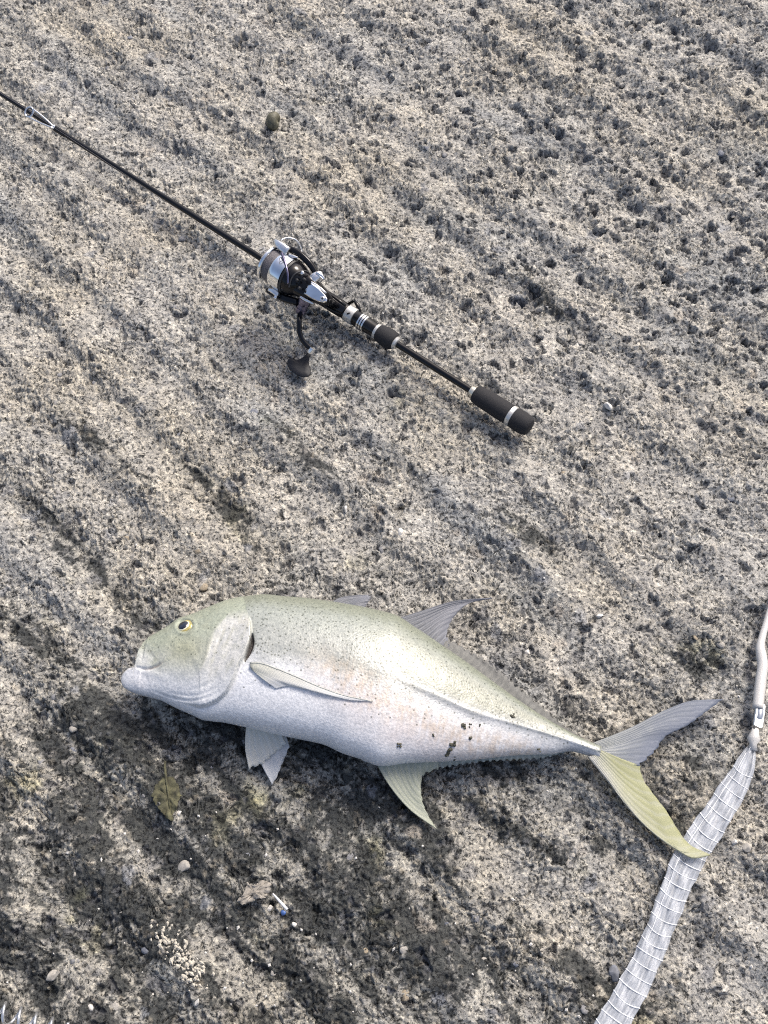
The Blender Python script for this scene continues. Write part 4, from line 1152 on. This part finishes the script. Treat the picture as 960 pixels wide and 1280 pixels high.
# pale stones and shell chips that can be picked out
LP = [("white shell chip in a dark pit above the dorsal fin", 501, 667, 4.5, 6, 4, "shell_chip", "shell"),
      ("pale chip in the slab right of the first dorsal fin's tip", 659, 812, 6, 5, 4, "shell_chip", "shell"),
      ("thin white shell sliver above right of the fish's back", 750, 769, 6, 2.5, 4, "shell_chip", "shell"),
      ("larger of two pale pebbles right of the ribbed sleeve", 934, 1059, 6.5, 6, 0, "pebble", "stone"),
      ("smaller of two pale pebbles right of the ribbed sleeve", 918, 1052, 4.5, 4, 4, "pebble", "stone"),
      ("pale yellow chipped stone near the lower left corner", 66, 1217, 11, 7, 0, "pebble", "stone"),
      ("small white pebble right of the dead leaf's tip", 224, 1016, 4, 4, 4, "pebble", "stone"),
      ("white shell chip left of the rod butt's shadow", 432, 633, 5, 3.5, 4, "shell_chip", "shell"),
      ("white shell chip between the dry flake and the blue chip", 335, 1134, 4, 5, 4, "shell_chip", "shell"),
      ("white oblong pebble under the pale grit patch", 247, 1253, 3, 5, 4, "pebble", "stone"),
      ("white square chip in the lower left, right of the yellow stone", 111, 1259, 5, 4, 4, "shell_chip", "shell"),
      ("pale stone set in the slab right of the rod butt", 760, 505, 8, 4, 4, "pebble", "stone"),
      ("pale flat stone right of the dorsal fin at the slab's edge", 893, 683, 9, 6, 0, "pebble", "stone"),
      ("round pale stone in the dark stain left of the flake", 229, 1082, 9, 8, 0, "pebble", "stone"),
      ("pale grey stone left of the ribbed sleeve's lower end", 770, 1215, 9, 11, 2, "pebble", "stone")]
for i, (lb, px, py, rx, ry_, k, nm, ct) in enumerate(LP):
    pebble(nm, px, py, rx, ry_, .0028 if rx < 8 else .0036, ST_M[k], lb, ct, 20 + i, random.uniform(0, 3))
# patch of pale grit, and white crumbs scattered over the lower left
def grit(name, spots, mat, label, cat, lo, hi):
    Vs = []
    base = [(1,0,0),(-1,0,0),(0,1,0),(0,-1,0),(0,0,1),(0,0,-1)]
    FB = [(0,2,4),(2,1,4),(1,3,4),(3,0,4),(2,0,5),(1,2,5),(3,1,5),(0,3,5)]
    parts = []
    for px, py in spots:
        g = ground_at(px, py); r = random.uniform(lo, hi); a = random.uniform(0, 6.28)
        b = np.array(base, float) * (1 + np.array([[random.uniform(-.3, .3)] for _ in base]))
        b = b * np.array([r * random.uniform(.8, 1.5), r * random.uniform(.7, 1.1), r * .7])
        b = np.stack([b[:, 0] * math.cos(a) - b[:, 1] * math.sin(a), b[:, 0] * math.sin(a) + b[:, 1] * math.cos(a), b[:, 2]], 1)
        parts.append((b + g + np.array([0, 0, r * .3]), FB))
    v, f = join(parts)
    o = mesh_obj(name, v, f, mat, smooth_shade=False); tag(o, label, cat, kind='stuff'); return o
sp = [(np.interp(t, [0, .45, 1], [197, 228, 246]) + random.gauss(0, 9), np.interp(t, [0, .45, 1], [1160, 1195, 1228]) + random.gauss(0, 8)) for t in [random.random() for _ in range(170)]]
grit("pale_grit", sp, mat_plain("grit_pale", (0.44, 0.41, 0.345), .8, noise=.2), "patch of loose pale grit on the stained slab at lower left", "grit", .0006, .0023)
sp = [(random.uniform(0, 500), random.uniform(930, 1278)) for _ in range(60)] + [(random.uniform(500, 955), random.uniform(960, 1278)) for _ in range(30)] + [(random.uniform(0, 955), random.uniform(20, 930)) for _ in range(60)]
sp = [p for p in sp if not (150 < p[0] < 750 and 740 < p[1] < 960)]
grit("white_crumbs", sp, ST_M[4], "tiny white shell crumbs scattered over the slab", "grit", .0007, .0017)
# dark sand clumps stuck on the fish
M_SAND = mat_plain("wet_dark_sand", (0.06, 0.058, 0.04), .7, noise=.6, scale=700, bump=.6)
SAND = [("largest dark sand clump on the fish's rear flank", 566, 931, 4.5), ("dark sand clump low on the fish's flank beside the anal fin's base", 560, 941, 5.2), ("small dark sand clump touching the lower right of the clump beside the anal fin", 569, 948, 2.6),
        ("dark sand clump on the flank directly above the front of the anal fin", 499, 932, 3.4), ("small dark sand clump on the flank between the others, towards the belly", 542, 920, 3.0),
        ("left of two touching dark sand clumps highest on the flank", 580, 908, 3.6), ("right of two touching dark sand clumps highest on the flank", 588, 907, 2.8), ("small dark sand clump right of the highest pair on the flank", 600, 907, 2.2),
        ("small dark sand clump below the highest pair on the flank", 588, 922, 2.8), ("small dark sand smear on the fish's back near the tail", 641, 895, 3.4), ("small dark sand clump on the narrow tail stalk", 674, 937, 3.0)]
for i, (lb, px, py, r) in enumerate(SAND):
    p, n = flank(px, py)
    parts = []
    for k in range(9 if r > 3 else 5):
        bm = bmesh.new(); bmesh.ops.create_icosphere(bm, subdivisions=1, radius=1)
        q, _ = flank(px + random.uniform(-.6, .6) * r, py + random.uniform(-.8, .8) * r)
        rr_ = r * PXM * random.uniform(.2, .5)
        co = np.array([v.co[:] for v in bm.verts]) * rr_ * np.array([1, 1, .5]) * (1 + np.random.default_rng(i * 9 + k).uniform(-.25, .25, (len(bm.verts), 1)))
        parts.append((co + q + np.array([0, 0, .0003]), [[v.index for v in f.verts] for f in bm.faces])); bm.free()
    v_, f_ = join(parts)
    o = mesh_obj("sand_clump", v_, f_, M_SAND); tag(o, lb, "sand clump", "sand clumps stuck on the fish")
# silver coiled wire at the corner of the picture
NC = 260
ca0, ca1 = at(-75, 1240, .0085), at(80, 1291, .0085)
cd, cxa, cya = frame_of(ca1 - ca0)
cl = [ca0 + (ca1 - ca0) * q + .0075 * (math.cos(q * 50) * cxa + math.sin(q * 50) * cya) for q in np.linspace(0, 1, NC)]
v_, f_ = tube(np.array(cl), .0014, 8)
o = mesh_obj("coiled_wire", v_, f_, mat_plain("wire_silver", (0.55, 0.56, 0.57), .25, .8)); tag(o, "loops of silver coiled wire at the lower left corner", "wire")
